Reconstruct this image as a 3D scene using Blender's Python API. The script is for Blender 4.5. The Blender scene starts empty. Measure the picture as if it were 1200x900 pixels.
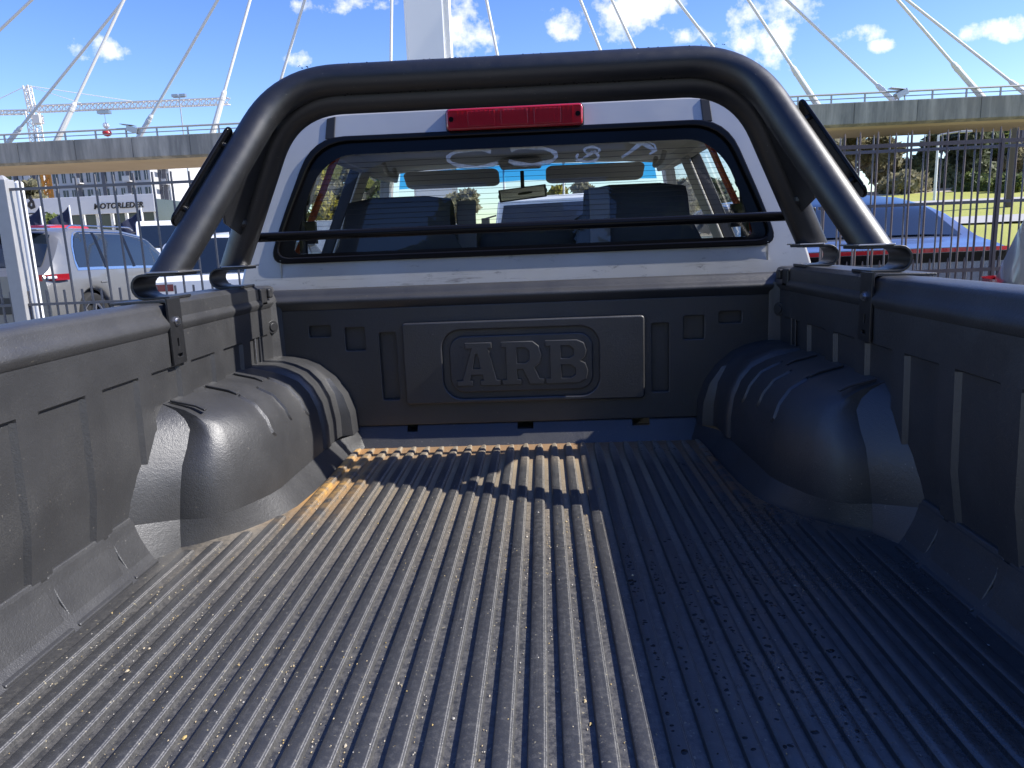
import bpy, bmesh, math, random
import numpy as np
from mathutils import Vector, Matrix
rnd = random.Random(7); nrs = np.random.RandomState(5)
C = bpy.context.scene.collection
SC = bpy.context.scene
R = math.radians
# ------------------------------------------------------------------ camera
# world: x right, y towards the cab, z up; z = 0 is the load floor of the truck, ground is GZ
GZ = -0.84; LOT = -0.58
FPX = 860.0
PITCH, YAW, ROLL = R(10.9), R(2.7), 0.040
CAM = Vector((0.069, -2.305, 0.64))
_F0 = Vector((-math.sin(YAW), math.cos(YAW), 0)); _R0 = Vector((math.cos(YAW), math.sin(YAW), 0)); _Z = Vector((0, 0, 1))
cF = _F0 * math.cos(PITCH) - _Z * math.sin(PITCH)
_U0 = _F0 * math.sin(PITCH) + _Z * math.cos(PITCH)
cR = _R0 * math.cos(ROLL) - _U0 * math.sin(ROLL); cU = _U0 * math.cos(ROLL) + _R0 * math.sin(ROLL)
cam_d = bpy.data.cameras.new('camera'); cam = bpy.data.objects.new('camera', cam_d); C.objects.link(cam)
m = Matrix((cR, cU, -cF)).transposed().to_4x4(); m.translation = CAM; cam.matrix_world = m
cam_d.sensor_width = 36; cam_d.lens = 36 * FPX / 1200; cam_d.clip_start = 0.02; cam_d.clip_end = 4000
SC.camera = cam

def at(px, py, Y=None, X=None, Z=None):
    """world point seen at a photo position (1200x900), at a known Y, X or Z of the place"""
    d = cR * ((px - 600) / FPX) + cU * ((450 - py) / FPX) + cF
    if Y is not None: t = (Y - CAM.y) / d.y
    elif X is not None: t = (X - CAM.x) / d.x
    else: t = (Z - CAM.z) / d.z
    return CAM + d * t

# ------------------------------------------------------------------ light, sky
SUN = Vector((1.18, -0.025, 1.0)).normalized()
SUN_EL = math.asin(SUN.z); SUN_ROT = math.atan2(SUN.x, SUN.y)
w = bpy.data.worlds.new('World'); SC.world = w; w.use_nodes = True
nt = w.node_tree; nt.nodes.clear(); N = nt.nodes.new; L = nt.links.new
out = N('ShaderNodeOutputWorld'); bg = N('ShaderNodeBackground'); sky = N('ShaderNodeTexSky')
sky.sky_type = 'NISHITA'; sky.sun_disc = False; sky.sun_elevation = SUN_EL; sky.sun_rotation = SUN_ROT
sky.air_density = 1.0; sky.dust_density = 0.35; sky.ozone_density = 2.2
bg.inputs['Strength'].default_value = 0.14
def mth(op, a, b=None, c=None, clamp=False):
    n = N('ShaderNodeMath'); n.operation = op; n.use_clamp = clamp
    for i, v in enumerate((a, b, c)):
        if v is None: continue
        if isinstance(v, (int, float)): n.inputs[i].default_value = v
        else: L(v, n.inputs[i])
    return n.outputs[0]
tc = N('ShaderNodeTexCoord'); sx = N('ShaderNodeSeparateXYZ'); L(tc.outputs['Generated'], sx.inputs[0])
ax, ay, az = sx.outputs
ysafe = mth('MAXIMUM', ay, 0.02)
u = mth('DIVIDE', ax, ysafe); v = mth('DIVIDE', az, ysafe)
cmb = N('ShaderNodeCombineXYZ'); L(u, cmb.inputs[0]); L(v, cmb.inputs[1])
nz = N('ShaderNodeTexNoise'); L(cmb.outputs[0], nz.inputs['Vector']); nz.inputs['Scale'].default_value = 11; nz.inputs['Detail'].default_value = 9; nz.inputs['Roughness'].default_value = 0.62
nzo = nz.outputs['Fac']
def cdir(px, py):
    p = at(px, py, Y=CAM.y + 1000) - CAM
    return p.x / p.y, p.z / p.y
clouds = [(125, 56, 42, 17), (352, 66, 30, 13), (545, 28, 48, 34), (395, 3, 60, 14), (705, 22, 66, 26), (905, 38, 72, 36), (985, 44, 40, 12), (1165, 33, 40, 13), (1030, 55, 20, 8), (820, 45, 34, 14), (790, 0, 80, 16), (870, 14, 40, 20)]
acc = None
for (px, py, wx, wy) in clouds:
    a, b = cdir(px, py)
    du = mth('DIVIDE', mth('SUBTRACT', u, a), wx / FPX); dv = mth('DIVIDE', mth('SUBTRACT', v, b), wy / FPX)
    r2 = mth('ADD', mth('MULTIPLY', du, du), mth('MULTIPLY', dv, dv))
    e = mth('SUBTRACT', 1.0, r2)
    acc = e if acc is None else mth('MAXIMUM', acc, e)
front = mth('GREATER_THAN', ay, 0.1)
m1 = mth('ADD', mth('MULTIPLY', acc, 0.46), mth('MULTIPLY', mth('SUBTRACT', nzo, 0.54), 4.0))
m1 = mth('MULTIPLY', mth('MULTIPLY', m1, 1.9, clamp=True), front)
m1 = mth('MULTIPLY', m1, mth('GREATER_THAN', acc, -0.9))
# thin scattered clouds over the rest of the sky
nz2 = N('ShaderNodeTexNoise'); L(tc.outputs['Generated'], nz2.inputs['Vector']); nz2.inputs['Scale'].default_value = 3.2; nz2.inputs['Detail'].default_value = 8; nz2.inputs['Roughness'].default_value = 0.6
m2 = mth('MULTIPLY', mth('SUBTRACT', nz2.outputs['Fac'], 0.60), 5.0, clamp=True)
m2 = mth('MULTIPLY', m2, mth('SUBTRACT', 1.0, front))
mask = mth('MULTIPLY', mth('MAXIMUM', m1, mth('MULTIPLY', m2, 0.8)), 0.93)
bgc = N('ShaderNodeBackground'); bgc.inputs['Color'].default_value = (0.97, 0.96, 0.98, 1); bgc.inputs['Strength'].default_value = 0.85
mx = N('ShaderNodeMixShader'); L(mask, mx.inputs[0])
hs = N('ShaderNodeHueSaturation'); hs.inputs['Hue'].default_value = 0.521; hs.inputs['Saturation'].default_value = 1.30; L(sky.outputs[0], hs.inputs['Color'])
L(hs.outputs[0], bg.inputs['Color']); L(bg.outputs[0], mx.inputs[1]); L(bgc.outputs[0], mx.inputs[2]); L(mx.outputs[0], out.inputs['Surface'])
sl = bpy.data.lights.new('sun', 'SUN'); sl.energy = 4.9; sl.angle = R(0.53); sl.color = (1.0, 0.965, 0.915)
so = bpy.data.objects.new('sun', sl); C.objects.link(so); so.rotation_euler = SUN.to_track_quat('Z', 'Y').to_euler()
SC.view_settings.view_transform = 'Standard'; SC.view_settings.look = 'None'; SC.view_settings.exposure = 0.78; SC.view_settings.gamma = 1
SC.cycles.max_bounces = 10; SC.cycles.transparent_max_bounces = 24; SC.cycles.caustics_reflective = False; SC.cycles.caustics_refractive = False

# ------------------------------------------------------------------ materials
class Mat:
    def __init__(s, name):
        s.m = bpy.data.materials.new(name); s.m.use_nodes = True; s.t = s.m.node_tree
        s.b = s.t.nodes['Principled BSDF']; s.o = s.t.nodes['Material Output']
    def n(s, ty, **k):
        x = s.t.nodes.new(ty)
        for a, b in k.items(): setattr(x, a, b)
        return x
    def l(s, a, b): s.t.links.new(a, b)
    def coord(s):
        if not hasattr(s, '_c'): s._c = s.n('ShaderNodeTexCoord').outputs['Object']
        return s._c
    def noise(s, scale, detail=4, rough=0.55, stretch=None):
        x = s.n('ShaderNodeTexNoise'); x.inputs['Scale'].default_value = scale; x.inputs['Detail'].default_value = detail; x.inputs['Roughness'].default_value = rough
        if stretch:
            mp = s.n('ShaderNodeMapping'); mp.inputs['Scale'].default_value = stretch; s.l(s.coord(), mp.inputs[0]); s.l(mp.outputs[0], x.inputs['Vector'])
        else: s.l(s.coord(), x.inputs['Vector'])
        return x.outputs['Fac']
    def ramp(s, fac, lo, hi, a=0.0, b=1.0):
        x = s.n('ShaderNodeMapRange'); x.inputs[1].default_value = lo; x.inputs[2].default_value = hi; x.inputs[3].default_value = a; x.inputs[4].default_value = b
        s.l(fac, x.inputs[0]); return x.outputs[0]
    def mix(s, fac, a, b):
        x = s.n('ShaderNodeMix', data_type='RGBA')
        if isinstance(fac, (int, float)): x.inputs[0].default_value = fac
        else: s.l(fac, x.inputs[0])
        for i, c in ((6, a), (7, b)):
            if isinstance(c, tuple): x.inputs[i].default_value = (*c[:3], 1)
            else: s.l(c, x.inputs[i])
        return x.outputs[2]
    def math(s, op, a, b=0.0):
        x = s.n('ShaderNodeMath', operation=op)
        for i, v_ in enumerate((a, b)):
            if isinstance(v_, (int, float)): x.inputs[i].default_value = v_
            else: s.l(v_, x.inputs[i])
        return x.outputs[0]
    def sep(s):
        x = s.n('ShaderNodeSeparateXYZ'); s.l(s.coord(), x.inputs[0]); return x.outputs
    def set(s, color=None, rough=None, metal=None, spec=None, coat=None):
        for k, v_ in (('Base Color', color), ('Roughness', rough), ('Metallic', metal), ('Specular IOR Level', spec), ('Coat Weight', coat)):
            if v_ is None: continue
            if isinstance(v_, tuple): s.b.inputs[k].default_value = (*v_[:3], 1)
            elif isinstance(v_, (int, float)): s.b.inputs[k].default_value = v_
            else: s.l(v_, s.b.inputs[k])
        return s
    def bump(s, h, strength=0.3, dist=0.001):
        x = s.n('ShaderNodeBump'); x.inputs['Strength'].default_value = strength; x.inputs['Distance'].default_value = dist
        s.l(h, x.inputs['Height']); s.l(x.outputs[0], s.b.inputs['Normal']); return s
MATS = {}
def simple(name, col, rough=0.5, metal=0.0, spec=0.5, coat=0.0, var=0.12, scale=6, bump=None):
    a = Mat(name); c = col
    if var:
        f = a.noise(scale, 5)
        c = a.mix(f, tuple(x * (1 - var) for x in col), tuple(min(1, x * (1 + var)) for x in col))
    a.set(c, rough, metal, spec, coat)
    if bump: a.bump(a.noise(bump[0], 3), bump[1], bump[2])
    MATS[name] = a.m; return a.m
def glass(name, tint=(0.8, 0.85, 0.85), rough=0.0):
    a = Mat(name); fr = a.n('ShaderNodeFresnel'); ge = a.n('ShaderNodeNewGeometry'); a.l(a.ramp(ge.outputs['Backfacing'], 0, 1, 1.5, 1 / 1.5), fr.inputs['IOR'])
    t = a.n('ShaderNodeBsdfTransparent'); t.inputs[0].default_value = (*tint, 1); g = a.n('ShaderNodeBsdfGlossy'); g.inputs['Roughness'].default_value = rough
    x = a.n('ShaderNodeMixShader'); a.l(fr.outputs[0], x.inputs[0]); a.l(t.outputs[0], x.inputs[1]); a.l(g.outputs[0], x.inputs[2]); a.l(x.outputs[0], a.o.inputs['Surface'])
    MATS[name] = a.m; return a.m

def liner_mat():
    a = Mat('liner_plastic')
    d = a.noise(9, 6); spk = a.noise(330, 2)
    base = a.mix(d, (0.027, 0.027, 0.028), (0.037, 0.037, 0.038))
    dust = a.math('MULTIPLY', a.ramp(a.noise(5, 7, 0.65), 0.52, 0.75), a.ramp(spk, 0.45, 0.62))
    base = a.mix(a.math('MULTIPLY', dust, 0.22), base, (0.16, 0.155, 0.145))
    sp2 = a.ramp(a.noise(150, 1), 0.73, 0.77)
    base = a.mix(a.math('MULTIPLY', a.math('MULTIPLY', sp2, a.ramp(a.noise(4, 3), .45, .6)), 0.4), base, (0.30, 0.27, 0.22))
    a.set(base, a.ramp(d, 0.3, 0.7, 0.39, 0.52), 0, 0.85)
    g = a.math('ADD', a.noise(420, 3), a.math('MULTIPLY', a.noise(130, 2), 0.8))
    a.bump(g, 0.5, 0.0012); MATS['liner'] = a.m
liner_mat()
def floor_mat(name, groove):
    a = Mat(name); X, Y, Z_ = a.sep()    # truck space: its origin is 0.9 m ahead of the bed front
    n1 = a.noise(3.5, 7, 0.65); n2 = a.noise(95, 5, 0.8); fine = a.noise(300, 2); st = a.noise(14, 5, 0.6, (3.0, 0.35, 1))
    wet = a.math('MULTIPLY', a.ramp(X, 0.12, 0.45), a.ramp(n1, 0.40, 0.55))
    base = a.mix(n1, (0.026, 0.026, 0.027), (0.042, 0.042, 0.042))
    scr = a.math('MULTIPLY', a.ramp(a.noise(5, 8, .75, (26, .55, 1)), .54, .70), a.ramp(a.noise(2.2, 3), .38, .6)); base = a.mix(a.math('MULTIPLY', scr, .30), base, (0.17, 0.165, 0.155)); blot = a.ramp(a.noise(7, 6, .7), .56, .64); base = a.mix(a.math('MULTIPLY', blot, .35), base, (0.016, 0.016, 0.017))
    yf = a.ramp(Y, -2.0, -1.05)             # more dirt towards the front end
    dry = a.ramp(X, 0.75, 0.15, 0.25, 1.0)
    if groove:
        dm = a.math('MULTIPLY', a.math('MULTIPLY', a.ramp(a.math('ADD', n2, a.math('MULTIPLY', yf, 0.26)), 0.40, 0.66), dry), a.math('MULTIPLY', a.ramp(yf, 0, 1, 0.55, 1.0), a.ramp(X, -0.78, -0.70)))
        base = a.mix(a.math('MULTIPLY', dm, 0.93), base, a.mix(yf, a.mix(st, (0.11, 0.105, 0.095), (0.27, 0.25, 0.22)), a.mix(st, (0.20, 0.16, 0.11), (0.50, 0.385, 0.23))))
        org = a.math('MULTIPLY', a.ramp(X, -0.40, -0.58), a.math('MULTIPLY', a.ramp(Y, -1.62, -1.3), a.ramp(n1, 0.36, 0.52)))
        org2 = a.math('MULTIPLY', a.ramp(X, 0.40, 0.50), a.math('MULTIPLY', a.ramp(Y, -1.75, -1.45), a.ramp(n2, 0.36, 0.56)))
        base = a.mix(a.math('MULTIPLY', org2, 0.7), base, (0.30, 0.13, 0.04))
        base = a.mix(a.math('MULTIPLY', org, 0.95), base, (0.58, 0.29, 0.06))
        fr = a.math('MULTIPLY', a.ramp(Y, -1.14, -0.98), a.ramp(n2, 0.3, 0.5))
        base = a.mix(a.math('MULTIPLY', fr, 0.7), base, (0.26, 0.13, 0.055))
    else:
        dm = a.math('MULTIPLY', a.ramp(a.math('ADD', n2, a.math('MULTIPLY', yf, 0.16)), 0.50, 0.80), dry)
        base = a.mix(a.math('MULTIPLY', dm, 0.24), base, (0.25, 0.24, 0.22))
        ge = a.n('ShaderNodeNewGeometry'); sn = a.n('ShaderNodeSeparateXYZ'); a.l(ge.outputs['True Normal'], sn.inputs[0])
        lit_edge = a.math('MULTIPLY', a.math('MULTIPLY', a.math('MULTIPLY', a.ramp(sn.outputs[0], .25, .5), a.ramp(sn.outputs[0], .90, .80, .22, 1.0)), a.ramp(a.noise(330, 4, .7), .30, .62)), a.ramp(X, .75, .1, .25, 1.0))  # pale dust tone on sun-facing bevels only, painting in their lit edge lines
        base = a.mix(a.math('MULTIPLY', lit_edge, a.ramp(yf, 0, 1, .50, .95)), base, a.mix(yf, (0.34, 0.33, 0.31), (0.50, 0.42, 0.31)))
        fr = a.math('MULTIPLY', a.ramp(Y, -1.2, -1.0), a.ramp(n2, 0.32, 0.5))
        base = a.mix(a.math('MULTIPLY', fr, 0.55), base, (0.40, 0.32, 0.22))
        org = a.math('MULTIPLY', a.ramp(X, -0.40, -0.53), a.math('MULTIPLY', a.ramp(Y, -1.60, -1.32), a.ramp(a.noise(22, 6, .7), 0.40, 0.60)))
        base = a.mix(a.math('MULTIPLY', org, 0.85), base, (0.55, 0.31, 0.08))
        org2 = a.math('MULTIPLY', a.ramp(X, 0.46, 0.54), a.math('MULTIPLY', a.ramp(Y, -1.70, -1.35), a.ramp(a.noise(22, 6, .7), 0.44, 0.60)))
        base = a.mix(a.math('MULTIPLY', org2, 0.75), base, (0.32, 0.14, 0.045))
    fl = a.math('MULTIPLY', a.ramp(a.noise(140, 2), 0.68, 0.74), a.ramp(X, 0.9, 0.0, 0.3, 1.0))
    base = a.mix(a.math('MULTIPLY', fl, 0.6), base, (0.42, 0.37, 0.24))
    ro = a.math('SUBTRACT', a.ramp(n2, 0.3, 0.7, 0.34, 0.52), a.math('MULTIPLY', wet, 0.16))
    a.set(base, ro, 0, 0.85)
    a.bump(a.math('ADD', fine, a.math('MULTIPLY', n2, 0.25)), 0.45, 0.0009); MATS[name] = a.m
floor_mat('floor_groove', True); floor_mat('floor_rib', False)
def bar_mat():
    a = Mat('black_powder_coat'); bc = a.mix(a.noise(12, 5), (0.009, 0.009, 0.010), (0.014, 0.014, 0.015)); bc = a.mix(a.math('MULTIPLY', a.ramp(a.noise(190, 2), .70, .75), .22), bc, (0.3, 0.29, 0.27)); a.set(bc, a.ramp(a.noise(30, 4), 0.3, 0.7, 0.36, 0.46), 0, 0.75)
    a.bump(a.noise(700, 2), 0.25, 0.0006); MATS['bar'] = a.m
bar_mat()
def paint(name, col, metal=0.35, rough=0.28, dirt=0.25):
    a = Mat(name); s = a.ramp(a.noise(5, 7, 0.7), 0.55, 0.8); c = a.mix(a.math('MULTIPLY', s, dirt), col, tuple(x * 0.55 for x in col))
    a.set(c, a.ramp(a.noise(9, 5), 0.3, 0.7, rough, rough + 0.12), metal, 0.5, 0.8); a.b.inputs['Coat Roughness'].default_value = 0.06
    MATS[name] = a.m; return a.m
def truck_paint():
    a = Mat('worn_silver_paint'); X, Y, Z_ = a.sep()
    col = a.mix(a.noise(2.5, 4), (0.45, 0.445, 0.435), (0.52, 0.515, 0.50))
    low = a.ramp(Z_, 1.50, 1.38)
    sc = a.math('MULTIPLY', a.ramp(a.noise(11, 8, 0.78, (1.0, 1.0, 2.2)), 0.585, 0.66), low)
    col = a.mix(a.math('MULTIPLY', sc, 0.75), col, (0.09, 0.085, 0.09))
    smg = a.math('MULTIPLY', a.ramp(a.noise(3.2, 7, 0.75, (1.0, 1, 16)), 0.55, 0.64), a.ramp(Z_, 1.405, 1.365))
    col = a.mix(a.math('MULTIPLY', smg, 0.8), col, (0.09, 0.07, 0.06))
    a.set(col, a.ramp(a.noise(20, 5), 0.3, 0.7, 0.30, 0.42), 0.25, 0.5, 0.6); a.b.inputs['Coat Roughness'].default_value = 0.08
    a.bump(a.noise(4.0, 2), 0.25, 0.01); MATS['truck_paint'] = a.m
truck_paint()
paint('paint_silver', (0.17, 0.17, 0.168)); paint('paint_white', (0.78, 0.78, 0.77), 0.0); paint('paint_blue', (0.19, 0.225, 0.31), 0.6, 0.16, 0.05)
paint('paint_red', (0.42, 0.02, 0.02), 0.1); paint('paint_dark', (0.03, 0.032, 0.036), 0.3); paint('paint_bluegrey', (0.30, 0.36, 0.46), 0.4)
simple('rubber', (0.012, 0.012, 0.012), 0.7); simple('black_gloss', (0.006, 0.006, 0.007), 0.16, var=0, spec=.2); simple('chrome', (0.75, 0.75, 0.75), 0.18, 1.0, var=0.05)
simple('black_trim', (0.018, 0.018, 0.019), 0.45); simple('cabin_grey', (0.13, 0.13, 0.125), 0.75, bump=(300, .3, .001)); simple('headliner', (0.74, 0.69, 0.59), 0.95, bump=(250, .3, .001))
simple('seat_fabric', (0.060, 0.066, 0.074), 0.9, bump=(500, .5, .001)); simple('seat_stripe', (0.22, 0.22, 0.215), 0.9, bump=(500, .6, .001)); simple('pillar_trim', (0.55, 0.52, 0.46), 0.8)
simple('red_seal', (0.52, 0.07, 0.025), 0.6); simple('visor', (0.60, 0.57, 0.49), 0.9); simple('steel', (0.42, 0.42, 0.43), 0.35, 0.9); simple('bolt', (0.55, 0.55, 0.56), 0.3, 1.0)
simple('galv', (0.36, 0.36, 0.365), 0.5, 0.3, scale=20); simple('picket', (0.16, 0.155, 0.16), 0.55, 0.4, scale=30); simple('picket_brown', (0.13, 0.105, 0.10), 0.6, 0.2, scale=30)
simple('white_post', (0.72, 0.72, 0.71), 0.5); simple('cable', (0.70, 0.695, 0.67), 0.6, var=0); simple('pylon', (0.80, 0.80, 0.79), 0.6, var=.04, scale=.4)
simple('tyre', (0.02, 0.02, 0.02), 0.85); simple('alloy', (0.5, 0.5, 0.51), 0.3, 0.9); simple('orange', (0.55, 0.22, 0.02), 0.55); simple('crane_white', (0.80, 0.74, 0.66), 0.6)
simple('pale_paving', (0.23, 0.225, 0.215), 0.9, scale=3, var=.25, bump=(60, .4, .01)); simple('concrete_path', (0.36, 0.35, 0.33), 0.9, scale=2)
simple('fascia', (0.76, 0.79, 0.84), 0.5, var=.05, scale=1); simple('sign_dark', (0.03, 0.03, 0.035), 0.5, var=0); simple('apt_grey', (0.42, 0.42, 0.43), 0.85, scale=1); simple('apt_white', (0.52, 0.51, 0.50), 0.8, scale=1); simple('apt_dark', (0.10, 0.10, 0.115), 0.8, scale=1)
simple('window_dark', (0.03, 0.04, 0.055), 0.12, var=0.3, scale=.8); simple('flag_dark', (0.025, 0.03, 0.06), 0.9); simple('bark', (0.12, 0.095, 0.07), 0.95, scale=8)
simple('bounce_ground', (0.42, 0.36, 0.27), 0.9, scale=.3); simple('marking', (0.62, 0.62, 0.60), 0.9)
def emis_lens(name, col, rough=0.12):
    a = Mat(name); a.set(a.mix(a.noise(25, 2), tuple(x * .8 for x in col), col), rough, 0, 0.5, 1.0)
    a.b.inputs['Subsurface Weight'].default_value = 0.35; a.b.inputs['Subsurface Radius'].default_value = (0.02, 0.004, 0.004); MATS[name] = a.m
emis_lens('red_lens', (0.50, 0.012, 0.022)); emis_lens('tail_lens', (0.26, 0.010, 0.016)); emis_lens('amber_lens', (0.6, 0.2, 0.03)); emis_lens('clear_lens', (0.7, 0.7, 0.72))
glass('glass_clear', (0.93, 0.96, 0.95)); glass('glass_rear', (0.84, 0.86, 0.85)); glass('glass_tint', (0.22, 0.25, 0.27)); glass('glass_shade', (0.06, 0.40, 0.75))
simple('car_glass', (0.012, 0.018, 0.028), 0.03, var=0, spec=0.8)
def foliage(name, a_, b_):
    a = Mat(name); c = a.mix(a.ramp(a.noise(0.9, 4, .6), 0.35, 0.65), a_, b_); c = a.mix(a.ramp(a.noise(8, 2), .4, .7, 0, .5), c, b_)
    a.set(c, 0.6, 0, 0.3)
    tr = a.n('ShaderNodeBsdfTranslucent'); a.l(c, tr.inputs[0]); x = a.n('ShaderNodeMixShader'); x.inputs[0].default_value = 0.42
    a.l(a.b.outputs[0], x.inputs[1]); a.l(tr.outputs[0], x.inputs[2]); a.l(x.outputs[0], a.o.inputs['Surface']); MATS[name] = a.m
foliage('leaf_dark', (0.09, 0.12, 0.068), (0.18, 0.20, 0.12)); foliage('leaf_olive', (0.18, 0.17, 0.095), (0.32, 0.29, 0.18)); foliage('leaf_yellow', (0.24, 0.21, 0.03), (0.42, 0.36, 0.05)); foliage('leaf_green', (0.075, 0.11, 0.035), (0.17, 0.20, 0.06))
def grass_m():
    a = Mat('lawn'); a.set(a.mix(a.noise(0.5, 6, .65), (0.24, 0.27, 0.04), (0.38, 0.36, 0.08)), 0.9); a.bump(a.noise(12, 3), .5, .05); MATS['lawn'] = a.m
grass_m()
def concrete_m():
    a = Mat('stained_concrete'); st = a.ramp(a.noise(1.2, 7, .7, (1.0, 1.0, 0.12)), .42, .66)
    c = a.mix(st, (0.17, 0.175, 0.17), (0.36, 0.355, 0.33)); c = a.mix(a.ramp(a.noise(.25, 4), .4, .7, 0, .5), c, (0.24, 0.22, 0.19)); a.set(c, .9); MATS['concrete'] = a.m
concrete_m()
def soffit_m():
    a = Mat('bounce_lit_concrete'); a.set(a.mix(a.noise(.4, 5, .6), (0.40, 0.32, 0.22), (0.52, 0.43, 0.31)), .9); MATS['soffit'] = a.m  # tan of light bounced off the ground, put into the underside's colour
soffit_m()

# ------------------------------------------------------------------ mesh helpers
class MB:
    def __init__(s): s.v = []; s.f = []
    def add(s, vs, fs):
        o = len(s.v); s.v += [tuple(x) for x in vs]; s.f += [tuple(i + o for i in f) for f in fs]; return s
    def box(s, c, d, rot=None):
        x, y, z = d[0] / 2, d[1] / 2, d[2] / 2
        vs = [Vector((i * x, j * y, k * z)) for i in (-1, 1) for j in (-1, 1) for k in (-1, 1)]
        if rot is not None: vs = [rot @ p for p in vs]
        c = Vector(c); vs = [p + c for p in vs]
        return s.add(vs, [(0, 1, 3, 2), (4, 6, 7, 5), (0, 4, 5, 1), (2, 3, 7, 6), (0, 2, 6, 4), (1, 5, 7, 3)])
    def beam(s, a, b, w_, h_=None):
        a, b = Vector(a), Vector(b); d = b - a; q = d.to_track_quat('Z', 'Y').to_matrix()
        return s.box((a + b) / 2, (w_, h_ or w_, d.length), q)
    def grid(s, rows, closed=False):
        n = len(rows[0]); vs = [p for r in rows for p in r]; fs = []
        for i in range(len(rows) - 1):
            for j in range(n - 1 + (1 if closed else 0)):
                k = (j + 1) % n; fs.append((i * n + j, i * n + k, (i + 1) * n + k, (i + 1) * n + j))
        return s.add(vs, fs)
    def tube(s, path, r, seg=12, caps=True):
        path = [Vector(p) for p in path]; rs = r if isinstance(r, (list, tuple)) else [r] * len(path)
        t0 = (path[1] - path[0]).normalized(); up = Vector((0, 0, 1)) if abs(t0.z) < .9 else Vector((1, 0, 0)); nrm = t0.cross(up).normalized(); rows = []
        for i, p in enumerate(path):
            t = (path[min(i + 1, len(path) - 1)] - path[max(i - 1, 0)]).normalized()
            nrm = (nrm - t * nrm.dot(t)).normalized(); b = t.cross(nrm)
            rows.append([p + (nrm * math.cos(2 * math.pi * k / seg) + b * math.sin(2 * math.pi * k / seg)) * rs[i] for k in range(seg)])
        s.grid(rows, True)
        if caps:
            o = len(s.v) - len(rows) * seg; s.f.append(tuple(o + k for k in range(seg))[::-1]); o2 = len(s.v) - seg; s.f.append(tuple(o2 + k for k in range(seg)))
        return s
    def strip(s, path, side, thick):
        """flat bar: path points swept with a constant side vector (half each way) and thickness normal to both"""
        path = [Vector(p) for p in path]; side = Vector(side); rows = []
        for i, p in enumerate(path):
            t = (path[min(i + 1, len(path) - 1)] - path[max(i - 1, 0)]).normalized(); n = t.cross(side).normalized() * thick / 2
            rows.append([p + side / 2 + n, p - side / 2 + n, p - side / 2 - n, p + side / 2 - n])
        s.grid(rows, True); o = len(s.v) - len(rows) * 4; s.f += [(o, o + 1, o + 2, o + 3), tuple(len(s.v) - 4 + k for k in (3, 2, 1, 0))]
        return s
    def disc(s, c, ax_, r, h, seg=16, r2=None):
        c = Vector(c); ax_ = Vector(ax_).normalized(); return s.tube([c - ax_ * h / 2, c + ax_ * h / 2], [r, r2 or r], seg)
    def ball(s, c, r, seg=10, sc=(1, 1, 1)):
        rows = []; c = Vector(c)
        for i in range(seg // 2 + 1):
            th = math.pi * i / (seg // 2); rows.append([c + Vector((math.sin(th) * math.cos(2 * math.pi * k / seg) * r * sc[0], math.sin(th) * math.sin(2 * math.pi * k / seg) * r * sc[1], math.cos(th) * r * sc[2])) for k in range(seg)])
        return s.grid(rows, True)
    def build(s, name, mat, parent=None, smooth=30, bevel=0, seg=2, world=True):
        me = bpy.data.meshes.new(name); off = Vector((0, 0, 0))
        if parent is not None and world:
            q = parent
            while q is not None: off += q.location; q = q.parent
        me.from_pydata([(x - off.x, y - off.y, z - off.z) for x, y, z in s.v] if off.length else s.v, [], s.f); me.validate(); me.update()
        bm_ = bmesh.new(); bm_.from_mesh(me); bmesh.ops.recalc_face_normals(bm_, faces=bm_.faces); bm_.to_mesh(me); bm_.free()
        return link(name, me, mat, parent, smooth, bevel, seg)
def link(name, me, mat, parent=None, smooth=30, bevel=0, seg=2):
    o = bpy.data.objects.new(name, me); C.objects.link(o)
    if mat: me.materials.append(MATS[mat])
    if smooth:
        me.shade_smooth(); me.set_sharp_from_angle(angle=R(smooth))
    if bevel:
        b = o.modifiers.new('bevel', 'BEVEL'); b.width = bevel; b.segments = seg; b.limit_method = 'ANGLE'; b.angle_limit = R(40); b.harden_normals = True
    if parent is not None: o.parent = parent
    return o
def thing(name, label, cat, loc, rz=0, group=None):
    o = bpy.data.objects.new(name, None); C.objects.link(o); o.empty_display_size = .2; o.location = loc; o.rotation_euler = (0, 0, rz)
    o['label'] = label; o['category'] = cat
    if group: o['group'] = group
    return o
def tag(o, label, cat, group=None, kind=None):
    o['label'] = label; o['category'] = cat
    if group: o['group'] = group
    if kind: o['kind'] = kind
    return o
def struct(o): o['kind'] = 'structure'; return o
def dup(o, parent=None, loc=None, rz=None, label=None):
    c = o.copy(); C.objects.link(c)
    if parent is not None: c.parent = parent
    if loc is not None: c.location = loc
    if rz is not None: c.rotation_euler = (0, 0, rz)
    if label: c['label'] = label
    for ch in list(o.children): dup(ch, c)
    return c
def shape2d(loops, depth, bevel=0.0, res=1):
    """filled outline(s) with holes, extruded: list of (u,v,w), faces; w from 0 to depth"""
    cu = bpy.data.curves.new('s', 'CURVE'); cu.dimensions = '2D'; cu.fill_mode = 'BOTH'; cu.extrude = max(depth / 2 - bevel, 1e-5); cu.bevel_depth = bevel; cu.bevel_resolution = res; cu.offset = -bevel
    for lp in loops:
        sp = cu.splines.new('POLY'); sp.points.add(len(lp) - 1); sp.use_cyclic_u = True
        for i, p in enumerate(lp): sp.points[i].co = (p[0], p[1], 0, 1)
    o = bpy.data.objects.new('s', cu); C.objects.link(o); dg = bpy.context.evaluated_depsgraph_get(); me = bpy.data.meshes.new_from_object(o.evaluated_get(dg))
    vs = [(v_.co.x, v_.co.y, v_.co.z + depth / 2) for v_ in me.vertices]; fs = [tuple(p.vertices) for p in me.polygons]
    bpy.data.objects.remove(o); bpy.data.curves.remove(cu); bpy.data.meshes.remove(me); return vs, fs
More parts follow.
